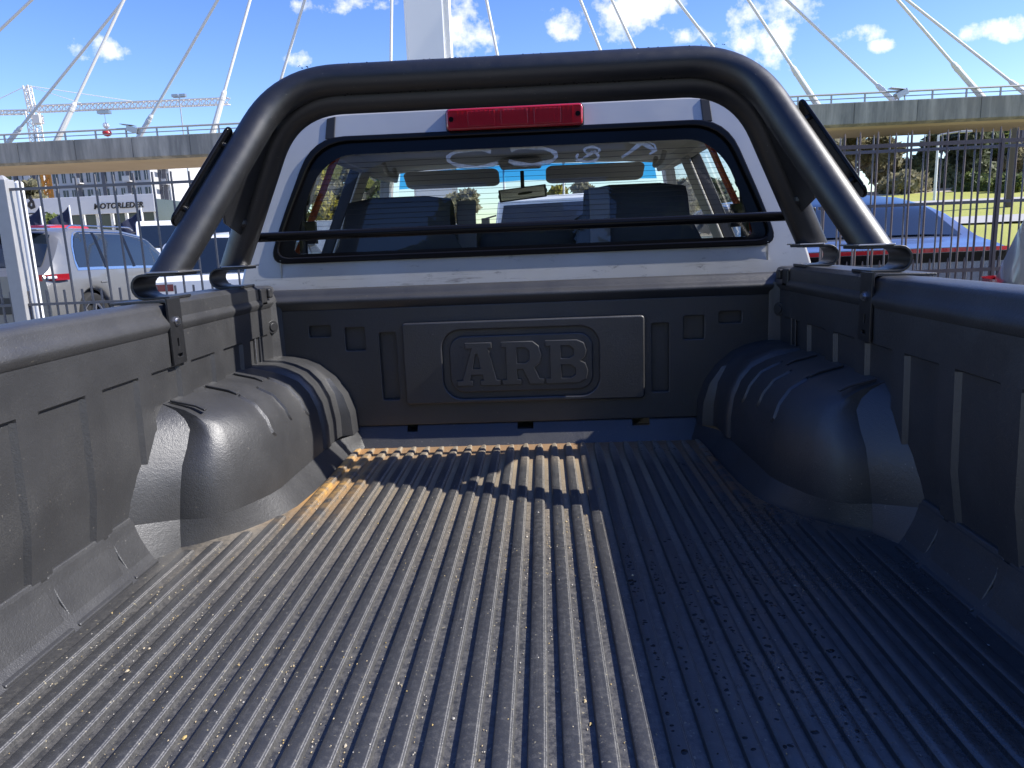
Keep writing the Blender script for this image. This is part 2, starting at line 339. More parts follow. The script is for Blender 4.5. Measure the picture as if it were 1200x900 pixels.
def text2d(txt, size, depth, bevel=0, bold=0.0, shear=0.0, spacing=1.0):
    cu = bpy.data.curves.new('t', 'FONT'); cu.body = txt; cu.size = size; cu.extrude = depth / 2; cu.bevel_depth = bevel; cu.offset = bold; cu.shear = shear; cu.space_character = spacing
    o = bpy.data.objects.new('t', cu); C.objects.link(o); dg = bpy.context.evaluated_depsgraph_get(); me = bpy.data.meshes.new_from_object(o.evaluated_get(dg))
    vs = [(v_.co.x, v_.co.y, v_.co.z + depth / 2) for v_ in me.vertices]; fs = [tuple(p.vertices) for p in me.polygons]
    bpy.data.objects.remove(o); bpy.data.curves.remove(cu); bpy.data.meshes.remove(me); return vs, fs
def rrect(x0, x1, z0, z1, r, n=5):
    pts = []
    for cx, cz, a0 in ((x1 - r, z1 - r, 0), (x0 + r, z1 - r, 90), (x0 + r, z0 + r, 180), (x1 - r, z0 + r, 270)):
        for i in range(n + 1): a = R(a0 + 90 * i / n); pts.append((cx + r * math.cos(a), cz + r * math.sin(a)))
    return pts
def rpoly(pts, r, n=5):
    """polygon with rounded corners"""
    outp = []; k = len(pts); rr = r if isinstance(r, (list, tuple)) else [r] * k
    for i in range(k):
        p = Vector(pts[i]); a = (Vector(pts[i - 1]) - p); b = (Vector(pts[(i + 1) % k]) - p); r_ = min(rr[i], a.length * .49, b.length * .49)
        p0 = p + a.normalized() * r_; p1 = p + b.normalized() * r_
        for j in range(n + 1): t = j / n; q = p0 * (1 - t) ** 2 + p * 2 * t * (1 - t) + p1 * t ** 2; outp.append((q.x, q.y))
    return outp
def arcpath(pts, r, n=8):
    """3d polyline with rounded corners"""
    o = [Vector(pts[0])]
    for i in range(1, len(pts) - 1):
        p = Vector(pts[i]); a = Vector(pts[i - 1]) - p; b = Vector(pts[i + 1]) - p; r_ = min(r, a.length * .49, b.length * .49); p0 = p + a.normalized() * r_; p1 = p + b.normalized() * r_
        for j in range(n + 1): t = j / n; o.append(p0 * (1 - t) ** 2 + p * 2 * t * (1 - t) + p1 * t ** 2)
    o.append(Vector(pts[-1])); return o
def on_y(vs, y, x0=0, z0=0):  # u->x, v->z, w-> towards the camera (-y)
    return [(a + x0, y - c, b + z0) for a, b, c in vs]
def lerp(a, b, t): return a + (b - a) * t
def smooth01(t): t = max(0, min(1, t)); return t * t * (3 - 2 * t)

exec_parts = []
# ------------------------------------------------------------------ ground
def ground():
    b = MB(); b.add([(-900, -300, GZ), (900, -300, GZ), (900, 1500, GZ), (-900, 1500, GZ)], [(0, 1, 2, 3)])
    struct(b.build('ground', 'pale_paving', smooth=0))  # unseen ground given a pale surface that bounces light into the cab
    for sx_, x0, x1 in ((-1, -60, -1.55), (1, 1.60, 60)):
        ya = 2.45 if sx_ < 0 else -6; b = MB(); b.box(((x0 + x1) / 2, (ya + 82) / 2, (GZ + LOT) / 2), (x1 - x0, 82 - ya, LOT - GZ)); struct(b.build('parking_lot', 'pale_paving', smooth=0, bevel=.02))
    b = MB()
    for k in range(6): b.box((-9 + k * 2.6, 9.5, LOT + .004), (.1, 4.6, .004))
    struct(b.build('parking_marking', 'marking', smooth=0))
def bank(x, y):
    t = smooth01((x - 5) / 9) ; return LOT + .02 + t * (lerp(0, 2.3, smooth01((y - 13) / 24)) + lerp(0, 1.9, smooth01((y - 34) / 30))) 
def ground2():
    rows = []
    for j in range(60):
        y = 12.5 + j * 2.0; rows.append([(x, y, bank(x, y) + .06 * math.sin(x * .7 + y * .4)) for x in [2.5 + i * 2.0 for i in range(60)]])
    b = MB(); b.grid(rows[:20]); struct(b.build('grass_bank', 'lawn', smooth=180)); b = MB(); b.grid(rows[19:]); struct(b.build('tan_bounce_bank', 'bounce_ground', smooth=180))  # far bank coloured tan to bounce warm light onto the bridge underside
    for y0, wd in ((33.0, 2.0), (25.0, .9)):
        rows = []
        for i in range(60):
            x = 6 + i * 2.0; rows.append([(x, y0 + (x - 20) * .03 + k * wd, bank(x, y0 + (x - 20) * .03 + k * wd) + .11) for k in range(3)])
        b = MB(); b.grid(rows); struct(b.build('path', 'concrete_path', smooth=180))
ground(); ground2()
def bounce_ground():
    b = MB(); b.box((-30, 60, LOT + .02), (190, 44, .05)); struct(b.build('bounce_slab', 'bounce_ground', smooth=0))  # pale slab added to bounce sunlight up onto the bridge underside
bounce_ground()

# ------------------------------------------------------------------ the truck
HY = 0.02                                  # front wall (headboard) of the load bed
truck = thing('pickup_truck', 'silver pickup truck with black ribbed plastic load bed liner and black sports bar', 'pickup truck', (0, 0.9, GZ))
# --- load floor
fl = MB(); fl.add([(-.83, -1.58, 0), (.83, -1.58, 0), (.83, .05, 0), (-.83, .05, 0)], [(0, 1, 2, 3)])
bed_floor = fl.build('bed_floor', 'floor_groove', truck, smooth=0)
FE = [(-.80, -1.6), (-.775, -.86), (-.752, -.80), (-.640, -.69), (-.572, -.545), (-.557, -.33), (-.552, -.15), (-.545, 0.02)]
def floor_front(x):
    """y where the ribs stop at this |x|"""
    ax_ = -abs(x)
    if ax_ > -.548: return -.02 - .012 * (abs(x) * 40 % 1)
    for (x0, y0), (x1, y1) in zip(FE[1:], FE[2:]):
        if x0 <= ax_ <= x1: return lerp(y0, y1, (ax_ - x0) / (x1 - x0)) - .052
    return -.93
RH = .0135
def rib(xc):
    yf = floor_front(xc); yb = -1.515; prof = [(-.0152, -.002), (-.0143, .001), (-.0130, .0078), (-.0112, .0092), (-.003, .0101), (.0058, .0098), (.0074, .0094), (.0087, .0083), (.0101, .0080), (.0112, .0070), (.0128, .0008), (.0136, -.002)]
    ys = [(yb - .012, .25, .35), (yb - .008, .75, .80), (yb, .97, 1), (yb + .02, 1, 1)] + [(lerp(yb + .02, yf - .14, i / 7), 1, 1) for i in range(1, 8)]
    ys += [(yf - .10, .93, 1), (yf - .06, .75, .98), (yf - .025, .55, .92), (yf - .006, .42, .6), (yf, .25, .05)] if abs(xc) < .548 else [(yf - .03, 1, 1), (yf - .012, .9, .95), (yf - .003, .7, .7), (yf, .5, .1)]
    rows = [[(xc + px * wf, y, pz * hf if pz > 0 else pz) for px, pz in prof] for y, wf, hf in ys]
    b = MB(); b.grid(rows); return b
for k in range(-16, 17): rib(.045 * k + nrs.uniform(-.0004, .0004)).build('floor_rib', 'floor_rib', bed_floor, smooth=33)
# --- flange plates along the sides, wheel arch, walls
def wallx(z): return .815 - .012 * smooth01((z - .1) / .1) - .012 * (z - .1) / .4
RIBY = [-1.52, -1.335, -1.15, -.965, -.78, -.595, -.41, -.225]
def side(sg):
    P = lambda x, y, z: (sg * x, y, z)
    # wall with recessed panels
    zs = [.07, .098, .104, .20, .30, .378, .384, .390, .396, .43, .468]
    ys = [-1.58]
    for r in RIBY: ys += [r - .034, r - .0265, r + .0265, r + .034]
    ys += [-.15, -.06, .03]
    def off(y, z):
        if z > .392 or y > -.15: return 0
        d = min(abs(y - r) for r in RIBY)
        a = 1 if d > .033 else 0
        return .0095 * a * (1 if z <= .385 else 0)
    b = MB(); b.grid([[P(wallx(z) + off(y, z), y, z) for z in zs] for y in ys]); wall = b.build('side_wall', 'liner', truck, smooth=32, bevel=0)
    wall['label'] = 'moulded plastic side wall with recessed panels'
    # top rail
    prof = [(.803, .456), (.792, .470), (.785, .481), (.785, .489), (.792, .499), (.799, .509), (.802, .521), (.806, .530), (.818, .535), (.87, .535), (.925, .530), (.936, .522), (.938, .50)]
    b = MB(); b.grid([[P(x, y, z) for x, z in prof] for y in (-1.58, -1.2, -.8, -.4, -.0, .055)]); b.build('rail_cap', 'liner', truck, smooth=50)
    # flange plates with a gap between them
    edges = [-1.58] + [r for r in RIBY if r < -.9] + [-.865]
    for a, c in zip(edges, edges[1:]):
        g0, g1 = a + .010, c - .004
        b = MB(); lo = .006; hi = .102
        for y_ in (g0, g1): pass
        pts = [(.768, lo), (.779, .010), (.800, .055), (.817, hi), (.836, hi), (.836, -.01), (.768, -.01)]
        b.grid([[P(x, y, z) for x, z in pts] for y in (g0, g1)], True)
        n = len(pts); b.f += [tuple(range(n)), tuple(range(2 * n - 1, n - 1, -1))]
        b.build('flange_plate', 'liner', wall, smooth=25, bevel=.003)
    b = MB(); b.grid([[P(x, y, z) for x, z in ((.762, -.004), (.772, .003), (.800, .045), (.812, .094))] for y in (-1.58, -.87)]); b.build('flange_base', 'liner', wall, smooth=60)
    # wheel arch
    full = [(.812, .316), (.806, .312), (.735, .296), (.700, .284), (.662, .264), (.634, .228), (.616, .178), (.609, .115), (.611, .052)]
    c1 = [(.812, -.702, .313), (.803, -.704, .308), (.775, -.707, .294), (.755, -.711, .276), (.743, -.716, .252), (.744, -.738, .215), (.747, -.764, .180), (.751, -.778, .125), (.760, -.778, .060)]
    c0 = [(.83, -.712, .309), (.83, -.720, .306), (.83, -.735, .296), (.83, -.752, .285), (.83, -.790, .258), (.83, -.820, .222), (.83, -.848, .181), (.832, -.868, .130), (.836, -.882, .085)]
    hb = [(.812, .312), (.80, .312), (.742, .306), (.700, .296), (.660, .278), (.612, .238), (.574, .185), (.554, .125), (.550, .055)]
    wa = MB(); wa.grid([[P(*p) for p in c0], [P(*[lerp(a, c, .5) for a, c in zip(p, q)]) for p, q in zip(c0, c1)], [P(*p) for p in c1]])
    arch = wa.build('wheel_arch', 'liner', truck, smooth=40)
    fy = lambda y: [(x - .012 * smooth01((y + .6) / .5) * (i / 8), y, z) for i, (x, z) in enumerate(full)]
    rows = [[P(*p) for p in c1]]
    for t, y in ((.20, -.745), (.42, -.715), (.62, -.68), (.80, -.64), (.92, -.60), (1, -.55)):
        rows.append([P(lerp(p[0], q[0], t ** .75), lerp(p[1], max(y, p[1]), min(1, t * 1.3)), lerp(p[2], q[2], t ** .6)) for p, q in zip(c1, fy(y))])
    for y in (-.45, -.33, -.215): rows.append([P(*p) for p in fy(y)])
    d1 = MB(); d1.grid(rows); d1.build('arch_dome', 'liner', arch, smooth=45)
    def mid(t, y): return [P(lerp(a[0], c[0], t), y, lerp(a[1], c[1], t) + .012 * math.sin(math.pi * t) * (i > 1 and i < 7)) for i, (a, c) in enumerate(zip(full, hb))]
    d2 = MB(); d2.grid([mid(-.10, -.216), mid(-.12, -.205), mid(.20, -.197), mid(.30, -.188), mid(.33, -.16), mid(.22, -.145), mid(.30, -.07), mid(.40, -.055), mid(.93, -.046), mid(1.0, -.036), mid(1.03, .03)]); d2.build('arch_ring', 'liner', arch, smooth=38)
    # raised ribs on the dome and slots on the shelf
    def on_dome(y, i0, i1, n=10, lift=.002):
        q = fy(y); pts = []
        for k in range(n):
            t = lerp(i0, i1, k / (n - 1)); i = min(int(t), 7); f = t - i
            pts.append(P(lerp(q[i][0], q[i + 1][0], f) - lift * .7, y, lerp(q[i][2], q[i + 1][2], f) + lift * .7))
        return pts
    for y, wd, i0, i1 in ((-.525, .017, 2.7, 5.9), (-.41, .009, 2.8, 5.7), (-.295, .012, 2.4, 6.0)):
        grow = []
        for k in range(17):
            f = k / 16; ww = wd * min(1, math.sqrt(max(0, 1 - (abs(2 * f - 1)) ** 8)) + .02)
            grow.append([on_dome(y + dy * ww - .02 * (f - .5) * (wd > .015), lerp(i0, i1, f), lerp(i0, i1, f) + .001, 2, lf)[0] for dy, lf in ((-1, -.001), (-.6, .0056), (.6, .0056), (1, -.001))])
        b = MB(); b.grid(grow); b.build('arch_rib', 'liner', arch, smooth=25)
    for y in (-.685, -.505, -.33):
        b = MB(); b.strip([P(.795, y, .314), P(.735, y - .004, .301), P(.712, y - .008, .291)], (0, .012, 0), .006); b.build('shelf_rib', 'liner', arch, smooth=30, bevel=.002)
    # flange of the arch down to the floor
    bot = [c0[-1], tuple(lerp(a, c, .5) for a, c in zip(c0[-1], c1[-1])), c1[-1]]
    fp = [(.788, -.868), (.768, -.822), (.757, -.795)]
    b = MB(); b.grid([[P(*p), P(lerp(p[0], q[0], .5), lerp(p[1], q[1], .5), p[2] * .5 + .004), P(q[0], q[1], -.003)] for p, q in zip(bot, fp)]); b.build('arch_flange', 'liner', arch, smooth=40)
    inner = [c1[-1]] + [tuple((abs(r[-1][0]), r[-1][1], r[-1][2])) for r in rows[1:]] + [(.603, -.16, .052), (.592, -.10, .052), (.556, -.04, .052), (.552, .03, .052)]
    outp = [(.757, -.795), (.727, -.777), (.688, -.737), (.650, -.700), (.618, -.650), (.592, -.60), (.574, -.545), (.562, -.43), (.557, -.33), (.554, -.215), (.552, -.16), (.549, -.10), (.540, -.03), (.520, -.012)]
    b = MB(); b.grid([[P(*p), P(lerp(p[0], q[0], .45), lerp(p[1], q[1], .45), p[2] * .55), P(q[0], q[1], -.003)] for p, q in zip(inner, outp)]); b.build('arch_flange', 'liner', arch, smooth=50)
    # front corner strip with its round plug, pillar fold behind it
    b = MB(); b.grid([[P(.770, .018, z), P(.778, .010, z), P(.812, -.050, z), P(.818, -.062, z), P(.836, -.062, z), P(.836, -.078, z), P(.806, -.082, z), P(.803, -.10, z)] for z in (.28, .34, .42, .488)]); cs = b.build('corner_strip', 'liner', truck, smooth=40)
    b = MB(); d = Vector((-sg * .86, -.5, 0)).normalized(); c = Vector(P(.795, -.022, .408)); b.disc(c + d * .004, d, .021, .012, 20); b.disc(c + d * .011, d, .013, .006, 16); b.build('plug', 'black_trim', cs, smooth=40, bevel=.002)
    b = MB(); b.beam(P(.800, -.118, .30), P(.797, -.118, .475), .010); b.beam(P(.800, -.15, .30), P(.797, -.15, .475), .006); b.build('wall_fold', 'liner', wall, bevel=.003)
    # silver outer bed side with its wheel opening
    b = MB(); oy = []
    for k in range(41):
        y = lerp(-1.62, .06, k / 40); dd = .43 ** 2 - (y + .72) ** 2; z0 = max(-.40, -.45 + (math.sqrt(dd) if dd > 0 else 0)); oy.append([P(.90, y, z0 - .0), P(.932, y, max(z0, -.2) + .0), P(.94, y, max(z0, .2) + .05), P(.938, y, .44), P(.930, y, .495)])
    b.grid(oy); b.build('bed_side', 'truck_paint', truck, smooth=40)
for sg in (-1, 1): side(sg)

# --- headboard
def headboard():
    holes = []
    for s in (-1, 1):
        x = lambda a, b: (a, b) if s > 0 else (-b, -a)
        for (a, b_, z0, z1) in ((.408, .462, .152, .372), (.508, .572, .318, .392), (.618, .688, .366, .402)): p = x(a, b_); holes.append(rrect(p[0], p[1], z0, z1, .005, 2))
    o = [(-.775, .066), (.775, .066), (.775, .452), (-.775, .452)]
    vs, fs = shape2d([o] + holes, .014, .003); b = MB(); b.add(on_y(vs, HY + .014), fs); hb = b.build('headboard', 'liner', truck, smooth=35)
    hb['label'] = 'shaded front wall of the bed with raised lettered panel'
    b = MB(); b.box((0, HY + .024, .25), (1.5, .006, .37)); b.build('recess_back', 'liner', hb, smooth=0)
    prof = [(HY + .012, .444), (HY + .001, .452), (HY - .004, .462), (HY - .013, .472), (HY - .016, .480), (HY - .010, .488), (HY + .004, .492), (HY + .012, .500), (HY + .016, .512), (HY + .03, .518), (HY + .06, .516)]
    b = MB(); b.grid([[(x, y, z) for y, z in prof] for x in (-.80, -.4, 0, .4, .80)]); b.build('headboard_lip', 'liner', hb, smooth=60)
    # sloping foot with notches
    y0, z0, y1, z1 = HY + .012, .070, -.022, -.002
    def foot(a, c, zt, zb, dy=0): 
        f = lambda z: lerp(y1, y0, (z - z1) / (z0 - z1)) + dy
        return [(a, f(zb), zb), (c, f(zb), zb), (c, f(zt), zt), (a, f(zt), zt)]
    b = MB(); nx = [(-.373, .017), (-.002, .026), (.372, .028)]; xs = [-.56]
    for c, h in nx: xs += [c - h, c + h]
    xs += [.56]
    for i, (a, c) in enumerate(zip(xs, xs[1:])):
        b.add(foot(a, c, .070 if i % 2 == 0 else .044, -.002), [(0, 1, 2, 3)])
        if i % 2: b.add([(a, HY + .004, .044), (c, HY + .004, .044), (c, HY + .016, .044), (a, HY + .016, .044)], [(0, 1, 2, 3)])
    b.build('headboard_foot', 'liner', hb, smooth=0)
    # lettered panel
    px0, px1, pz0, pz1 = -.384, .383, .137, .402
    r0 = rrect(-.258, .240, .152, .374, .06, 8)
    vs, fs = shape2d([rrect(px0, px1, pz0, pz1, .012, 3), r0], .020, .005, 2); b = MB(); b.add(on_y(vs, HY), fs); pn = b.build('lettered_panel', 'liner', hb, smooth=40)
    b = MB(); b.box(((px0 + px1) / 2, HY - .003, (pz0 + pz1) / 2), (px1 - px0 - .02, .006, pz1 - pz0 - .02)); b.build('panel_back', 'liner', pn, smooth=0)
    vs, fs = shape2d([rrect(-.236, .220, .172, .354, .045, 8)], .012, .004, 2); b = MB(); b.add(on_y(vs, HY - .006), fs); b.build('panel_pad', 'liner', pn, smooth=40)
    # A R B: bold slab letters standing on one connecting bar
    def sl(pts, dx): return [(dx + x + .12 * 0 * y, y) for x, y in pts]
    A = [[(0, 0), (.052, 0), (.052, .018), (.043, .018), (.048, .034), (.082, .034), (.085, .018), (.075, .018), (.075, 0), (.140, 0), (.140, .018), (.128, .018), (.104, .118), (.115, .118), (.115, .136), (.030, .136), (.030, .118), (.050, .118), (.018, .018), (0, .018)], [(.053, .055), (.077, .055), (.068, .100), (.064, .100)]]
    Rr = [[(0, 0), (.062, 0), (.062, .018), (.050, .018), (.050, .048), (.066, .048), (.088, 0), (.135, 0), (.135, .018), (.120, .018), (.104, .054), (.122, .066), (.128, .092), (.120, .120), (.100, .136), (0, .136), (0, .118), (.014, .118), (.014, .018), (0, .018)], [(.050, .068), (.076, .068), (.088, .078), (.088, .106), (.076, .116), (.050, .116)]]
    Bb = [[(0, 0), (.105, 0), (.128, .012), (.134, .038), (.126, .062), (.110, .070), (.124, .080), (.130, .102), (.122, .126), (.100, .136), (0, .136), (0, .118), (.014, .118), (.014, .018), (0, .018)], [(.050, .018), (.080, .018), (.094, .028), (.094, .046), (.080, .058), (.050, .058)], [(.050, .080), (.076, .080), (.088, .088), (.088, .108), (.076, .118), (.050, .118)]]
    for nm, lp, dx in (('letter_a', A, -.215), ('letter_r', Rr, -.070), ('letter_b', Bb, .070)):
        vs, fs = shape2d([[(dx + x, .194 + z * 1.02) for x, z in l_] for l_ in lp], .010, .0025, 1); b = MB(); b.add(on_y(vs, HY - .017), fs); b.build('letter', 'liner', pn, smooth=40)
headboard()

# --- sports bar
def sports_bar():
    hoops = []
    TR = .0392
    for nm, by, ty, bx, zt, tx in (('rear', -.562, -.275, .822, 1.078, .600), ('front', -.15, -.235, .836, 1.038, .606)):
        pts = [(-bx, by, .602), (-tx, ty, zt), (tx, ty, zt), (bx, by, .602)]
        ax0 = (Vector(pts[1]) - Vector(pts[0])).normalized(); pts2 = [Vector(pts[0]) - ax0 * .07] + [Vector(p) for p in pts[1:3]] + [Vector(pts[3]) - Vector((-ax0.x, ax0.y, ax0.z)) * .07]
        b = MB(); b.tube(arcpath(pts2, .15, 12), TR, 28); zc = .6045
        def cut(p):
            if p[2] >= zc: return p
            q = Vector(p) + Vector((ax0.x if p[0] < 0 else -ax0.x, ax0.y, ax0.z)) * ((zc - p[2]) / ax0.z); return (q.x, q.y, zc)
        b.v = [cut(p) for p in b.v]; h = b.build('sports_bar_hoop', 'bar', truck, smooth=40); hoops.append((h, pts))
    for sg in (-1, 1):
        P = lambda x, y, z: (sg * x, y, z)
        for (h, pts), y, x0 in zip(hoops, (-.567, -.155), (.778, .79)):
            # C shaped foot of flat bar with a base plate
            path = [P(x0, y, .598), P(.862, y, .598)] + [P(.862 + .027 * math.sin(a), y, .571 + .027 * math.cos(a)) for a in [math.pi * k / 8 for k in range(1, 8)]] + [P(.862, y, .544), P(.80, y, .544)]
            b = MB(); b.strip(path, (0, .105, 0), .007); br = b.build('foot_bracket', 'bar', h, smooth=30, bevel=.002)
            b = MB(); b.strip([P(x0 - .008, y, .6035), P(.850, y, .6035)], (0, .112, 0), .004); b.build('base_plate', 'steel', h, smooth=0, bevel=.0015)
        # steel cap along the rail with inner skirt and hanging tab
        y0, y1 = -.64, -.10
        pf = [(.800, .4825), (.7925, .4825), (.7925, .532), (.806, .5425), (.935, .5385), (.935, .532), (.806, .5345), (.800, .529)]
        b = MB(); b.grid([[P(x, y, z) for x, z in pf] for y in (y0, y1)], True); n = len(pf); b.f += [tuple(range(n)), tuple(range(2 * n - 1, n - 1, -1))]
        cap = b.build('rail_plate', 'liner', truck, smooth=25, bevel=.002)
        b = MB(); vs, fs = shape2d([[(-.665, .392), (-.605, .392), (-.605, .545), (-.665, .545)], rrect(-.640, -.632, .432, .452, .002, 2), rrect(-.646, -.622, .408, .416, .002, 2)], .006, .001)
        b.add([P(.7905 - c, a, z) for a, z, c in vs], fs); b.build('hanging_tab', 'bar', cap, smooth=30)
        b = MB(); c = P(.784, -.635, .492); b.disc(c, (1, 0, 0), .012, .006, 6); b.disc(P(.782, -.635, .492), (1, 0, 0), .0075, .012, 12); b.disc(P(.788, -.635, .492), (1, 0, 0), .016, .003, 16); b.build('bolt', 'bolt', cap, smooth=30)
        b = MB(); b.disc(P(.799, -.17, .455), (1, 0, 0), .011, .012, 12); b.build('bolt', 'steel', cap, smooth=30, bevel=.002)
        b = MB(); b.box(P(.80, -.075, .505), (.03, .05, .055)); b.box(P(.80, -.04, .515), (.05, .03, .03)); b.build('corner_clip', 'black_trim', cap, bevel=.006)
        # gusset between the legs
        ra, rb = [Vector(P(*[abs(p[0])] + [p[1], p[2]])) for p in hoops[0][1][2:4]]; fa, fb = [Vector(P(abs(p[0]), p[1], p[2])) for p in hoops[1][1][2:4]]
        L_ = lambda a, c, z: a.lerp(c, (a.z - z) / (a.z - c.z))
        q = [L_(ra, rb, .97), L_(ra, rb, .80), L_(ra, rb, .735).lerp(L_(fa, fb, .70), .45), L_(fa, fb, .685), L_(fa, fb, .97)]
        nrm = Vector((sg * .9, 0, .45)).normalized() * .004; b = MB(); b.add([p + nrm for p in q] + [p - nrm for p in q], [(0, 1, 2, 3, 4), (9, 8, 7, 6, 5)] + [(i, (i + 1) % 5, 5 + (i + 1) % 5, 5 + i) for i in range(5)])
        g = b.build('gusset', 'bar', hoops[0][0], smooth=0, bevel=.002)
        b = MB(); c = q[3].lerp(q[2], .3) + Vector((0, 0, .03)); b.ball(c - Vector((sg * .012, 0, 0)), .016, 10); b.build('bolt', 'black_trim', g)
        # long pad on the outside of the rear leg
        d = (ra - rb).normalized(); outn = Vector((sg * d.z, 0, -sg * d.x)).normalized(); sidev = d.cross(outn).normalized()
        c = (L_(ra, rb, .812)) + outn * .049
        vs, fs = shape2d([rrect(-.150, .150, -.022, .022, .02, 6)], .009, .003, 2); b = MB(); b.add([c + d * a + sidev * t + outn * w_ for a, t, w_ in vs], fs); b.build('side_pad', 'black_gloss', hoops[0][0], smooth=40)
        for a in (-.1, .1): b = MB(); b.disc(c + d * a - outn * .006, outn, .008, .014, 10); b.build('pad_mount', 'bar', hoops[0][0])
    b = MB(); b.tube([(-.835, -.115, .684), (.835, -.115, .684)], .0138, 16); xb = b.build('cross_bar', 'black_gloss', truck, smooth=50)
    for sg in (-1, 1): b = MB(); b.box((sg * .822, -.128, .684), (.05, .03, .042)); b.build('clamp', 'bar', xb, bevel=.004)
sports_bar()

# --- cab
def cy(z): return .075 + (z - .5) * .16          # rear cab face leans forward going up
def cab():
    wo = [(-.812, .612), (.808, .612), (.762, .74), (.655, .988), (-.655, .988), (-.766, .74)]
    win = rpoly(wo, [.055, .055, .3, .10, .10, .3], 6)
    outl = rpoly([(-.93, .50), (.93, .50), (.905, .60), (.74, 1.04), (.60, 1.072), (-.60, 1.072), (-.74, 1.04), (-.905, .60)], [.01, .01, .1, .06, .2, .2, .06, .1], 5)
    vs, fs = shape2d([outl, win], .03, .008, 2)
    tocab = lambda vs, o=0: [(a, cy(z) - w_ + .03 - o, z) for a, z, w_ in vs]
    b = MB(); b.add(tocab(vs), fs); rear = b.build('cab_rear_panel', 'truck_paint', truck, smooth=40)
    # body seams and roof end strips
    for sg in (-1, 1):
        b = MB(); b.box((sg * .782, cy(.57) - .0005, .575), (.004, .004, .074)); b.build('panel_seam', 'bolt', rear, smooth=0)
        b = MB()
        b.add([(sg * .590, cy(.99) - .004, .992), (sg * .620, cy(.99) - .004, .992), (sg * .612, cy(1.055) - .004, 1.056), (sg * .583, cy(1.06) - .004, 1.062), (sg * .590, cy(.99) + .02, .992), (sg * .620, cy(.99) + .02, .992), (sg * .612, cy(1.055) + .02, 1.056), (sg * .583, cy(1.06) + .02, 1.062)], [(0, 1, 2, 3), (0, 4, 5, 1), (1, 5, 6, 2), (2, 6, 7, 3), (3, 7, 4, 0)])
        b.build('roof_strip', 'black_trim', rear, smooth=0, bevel=.002)
    # window: rubber, dark border, pane
    rub = rpoly([(a * 1.012, .612 - .012 + (z - .612) * 1.06) for a, z in wo], [.06, .06, .3, .105, .105, .3], 6)
    vs, fs = shape2d([rub, rpoly([(a * .985, .612 + .008 + (z - .612) * .96) for a, z in wo], [.05, .05, .3, .1, .1, .3], 6)], .012, .004, 1)
    b = MB(); b.add(tocab(vs, .027), fs); rw = b.build('rear_window', 'black_gloss', truck, smooth=40)
    gi = rpoly([(-.745, .630), (.745, .630), (.712, .74), (.665, .87), (.585, .940), (-.585, .940), (-.665, .87), (-.712, .74)], [.03, .03, .2, .1, .1, .1, .1, .2], 5)
    vs, fs = shape2d([rpoly([(a * .99, .612 + .004 + (z - .612) * .98) for a, z in wo], [.05, .05, .3, .1, .1, .3], 6), gi], .003, 0); b = MB(); b.add(tocab(vs, .020), fs); b.build('window_border', 'black_gloss', rw, smooth=0)
    pl_ = rpoly([(a * .992, .612 + .003 + (z - .612) * .985) for a, z in wo], [.05, .05, .3, .1, .1, .3], 6); b = MB(); b.add(tocab([(a, z, 0) for a, z in pl_], .014), [tuple(range(len(pl_)))]); b.build('pane', 'glass_rear', rw, smooth=0)
    b = MB()
    for k in range(14): z = .70 + k * .0165; hw = .70 - max(0, z - .74) * .35; b.box((0, cy(z) + .012, z), (2 * hw, .0012, .0011))
    d = b.build('defroster_wires', 'rubber', rw, smooth=0)
    # smeared hand-drawn marks on the pane: C, reversed C, &, slanted stroke
    def stroke(pts, wd): 
        bb = MB(); n = len(pts)
        P3 = []
        for px, py in pts:
            q = at(px, py, Y=.13); q = at(px, py, Y=cy(q.z) + .0); P3.append(q)
        rows = []
        for i, p in enumerate(P3):
            t = (P3[min(i + 1, n - 1)] - P3[max(i - 1, 0)]); s = Vector((-t.z, 0, t.x)).normalized() * wd / 2 * (.75 + .25 * math.sin(i * 1.9 + n)); e = Vector((0, .019 - .0015, 0)); rows.append([p + s + e * 0 + Vector((0, .0155, 0)), p - s + Vector((0, .0155, 0))])
        bb.grid(rows); return bb.build('glass_mark', 'mark', rw, smooth=0)
    a = Mat('mark'); a.set((0.8, 0.8, 0.78), .95); t = a.n('ShaderNodeBsdfTransparent'); x = a.n('ShaderNodeMixShader'); a.l(a.ramp(a.noise(60, 3), .3, .7, .55, .9), x.inputs[0]); a.l(t.outputs[0], x.inputs[1]); a.l(a.b.outputs[0], x.inputs[2]); a.l(x.outputs[0], a.o.inputs['Surface']); MATS['mark'] = a.m
    arc = lambda cx, cy_, rx, ry, a0, a1, n=14: [(cx + rx * math.cos(R(lerp(a0, a1, i / n))), cy_ - ry * math.sin(R(lerp(a0, a1, i / n)))) for i in range(n + 1)]
    stroke(arc(555, 185, 31, 10.5, 50, 335), .016); stroke(arc(621, 182, 31, 10.5, 138, -145), .017)
    stroke(arc(694, 175.5, 9, 4, -60, 275) , .010); stroke(arc(689, 183, 13, 6, 75, -215), .010); stroke([(675, 188), (683, 185), (692, 180), (699, 176)], .009)
    stroke([(729, 184), (738, 178), (748, 170), (757, 164)], .014); stroke([(738, 166), (750, 166), (760, 170), (769, 177)], .015); stroke([(757, 164), (768, 169), (770, 175), (762, 180)], .009)
    # third brake light
    yl = cy(1.03); b = MB(); vs, fs = shape2d([rrect(-.221, .211, .996, 1.062, .012, 3)], .03, .006, 2); b.add(on_y(vs, yl - .004), fs); bl = b.build('brake_light', 'red_lens', truck, smooth=40)
    b = MB(); vs, fs = shape2d([rrect(-.226, .216, .991, 1.067, .014, 3)], .012, .003); b.add(on_y(vs, yl + .004), fs); b.build('lamp_base', 'black_trim', bl)
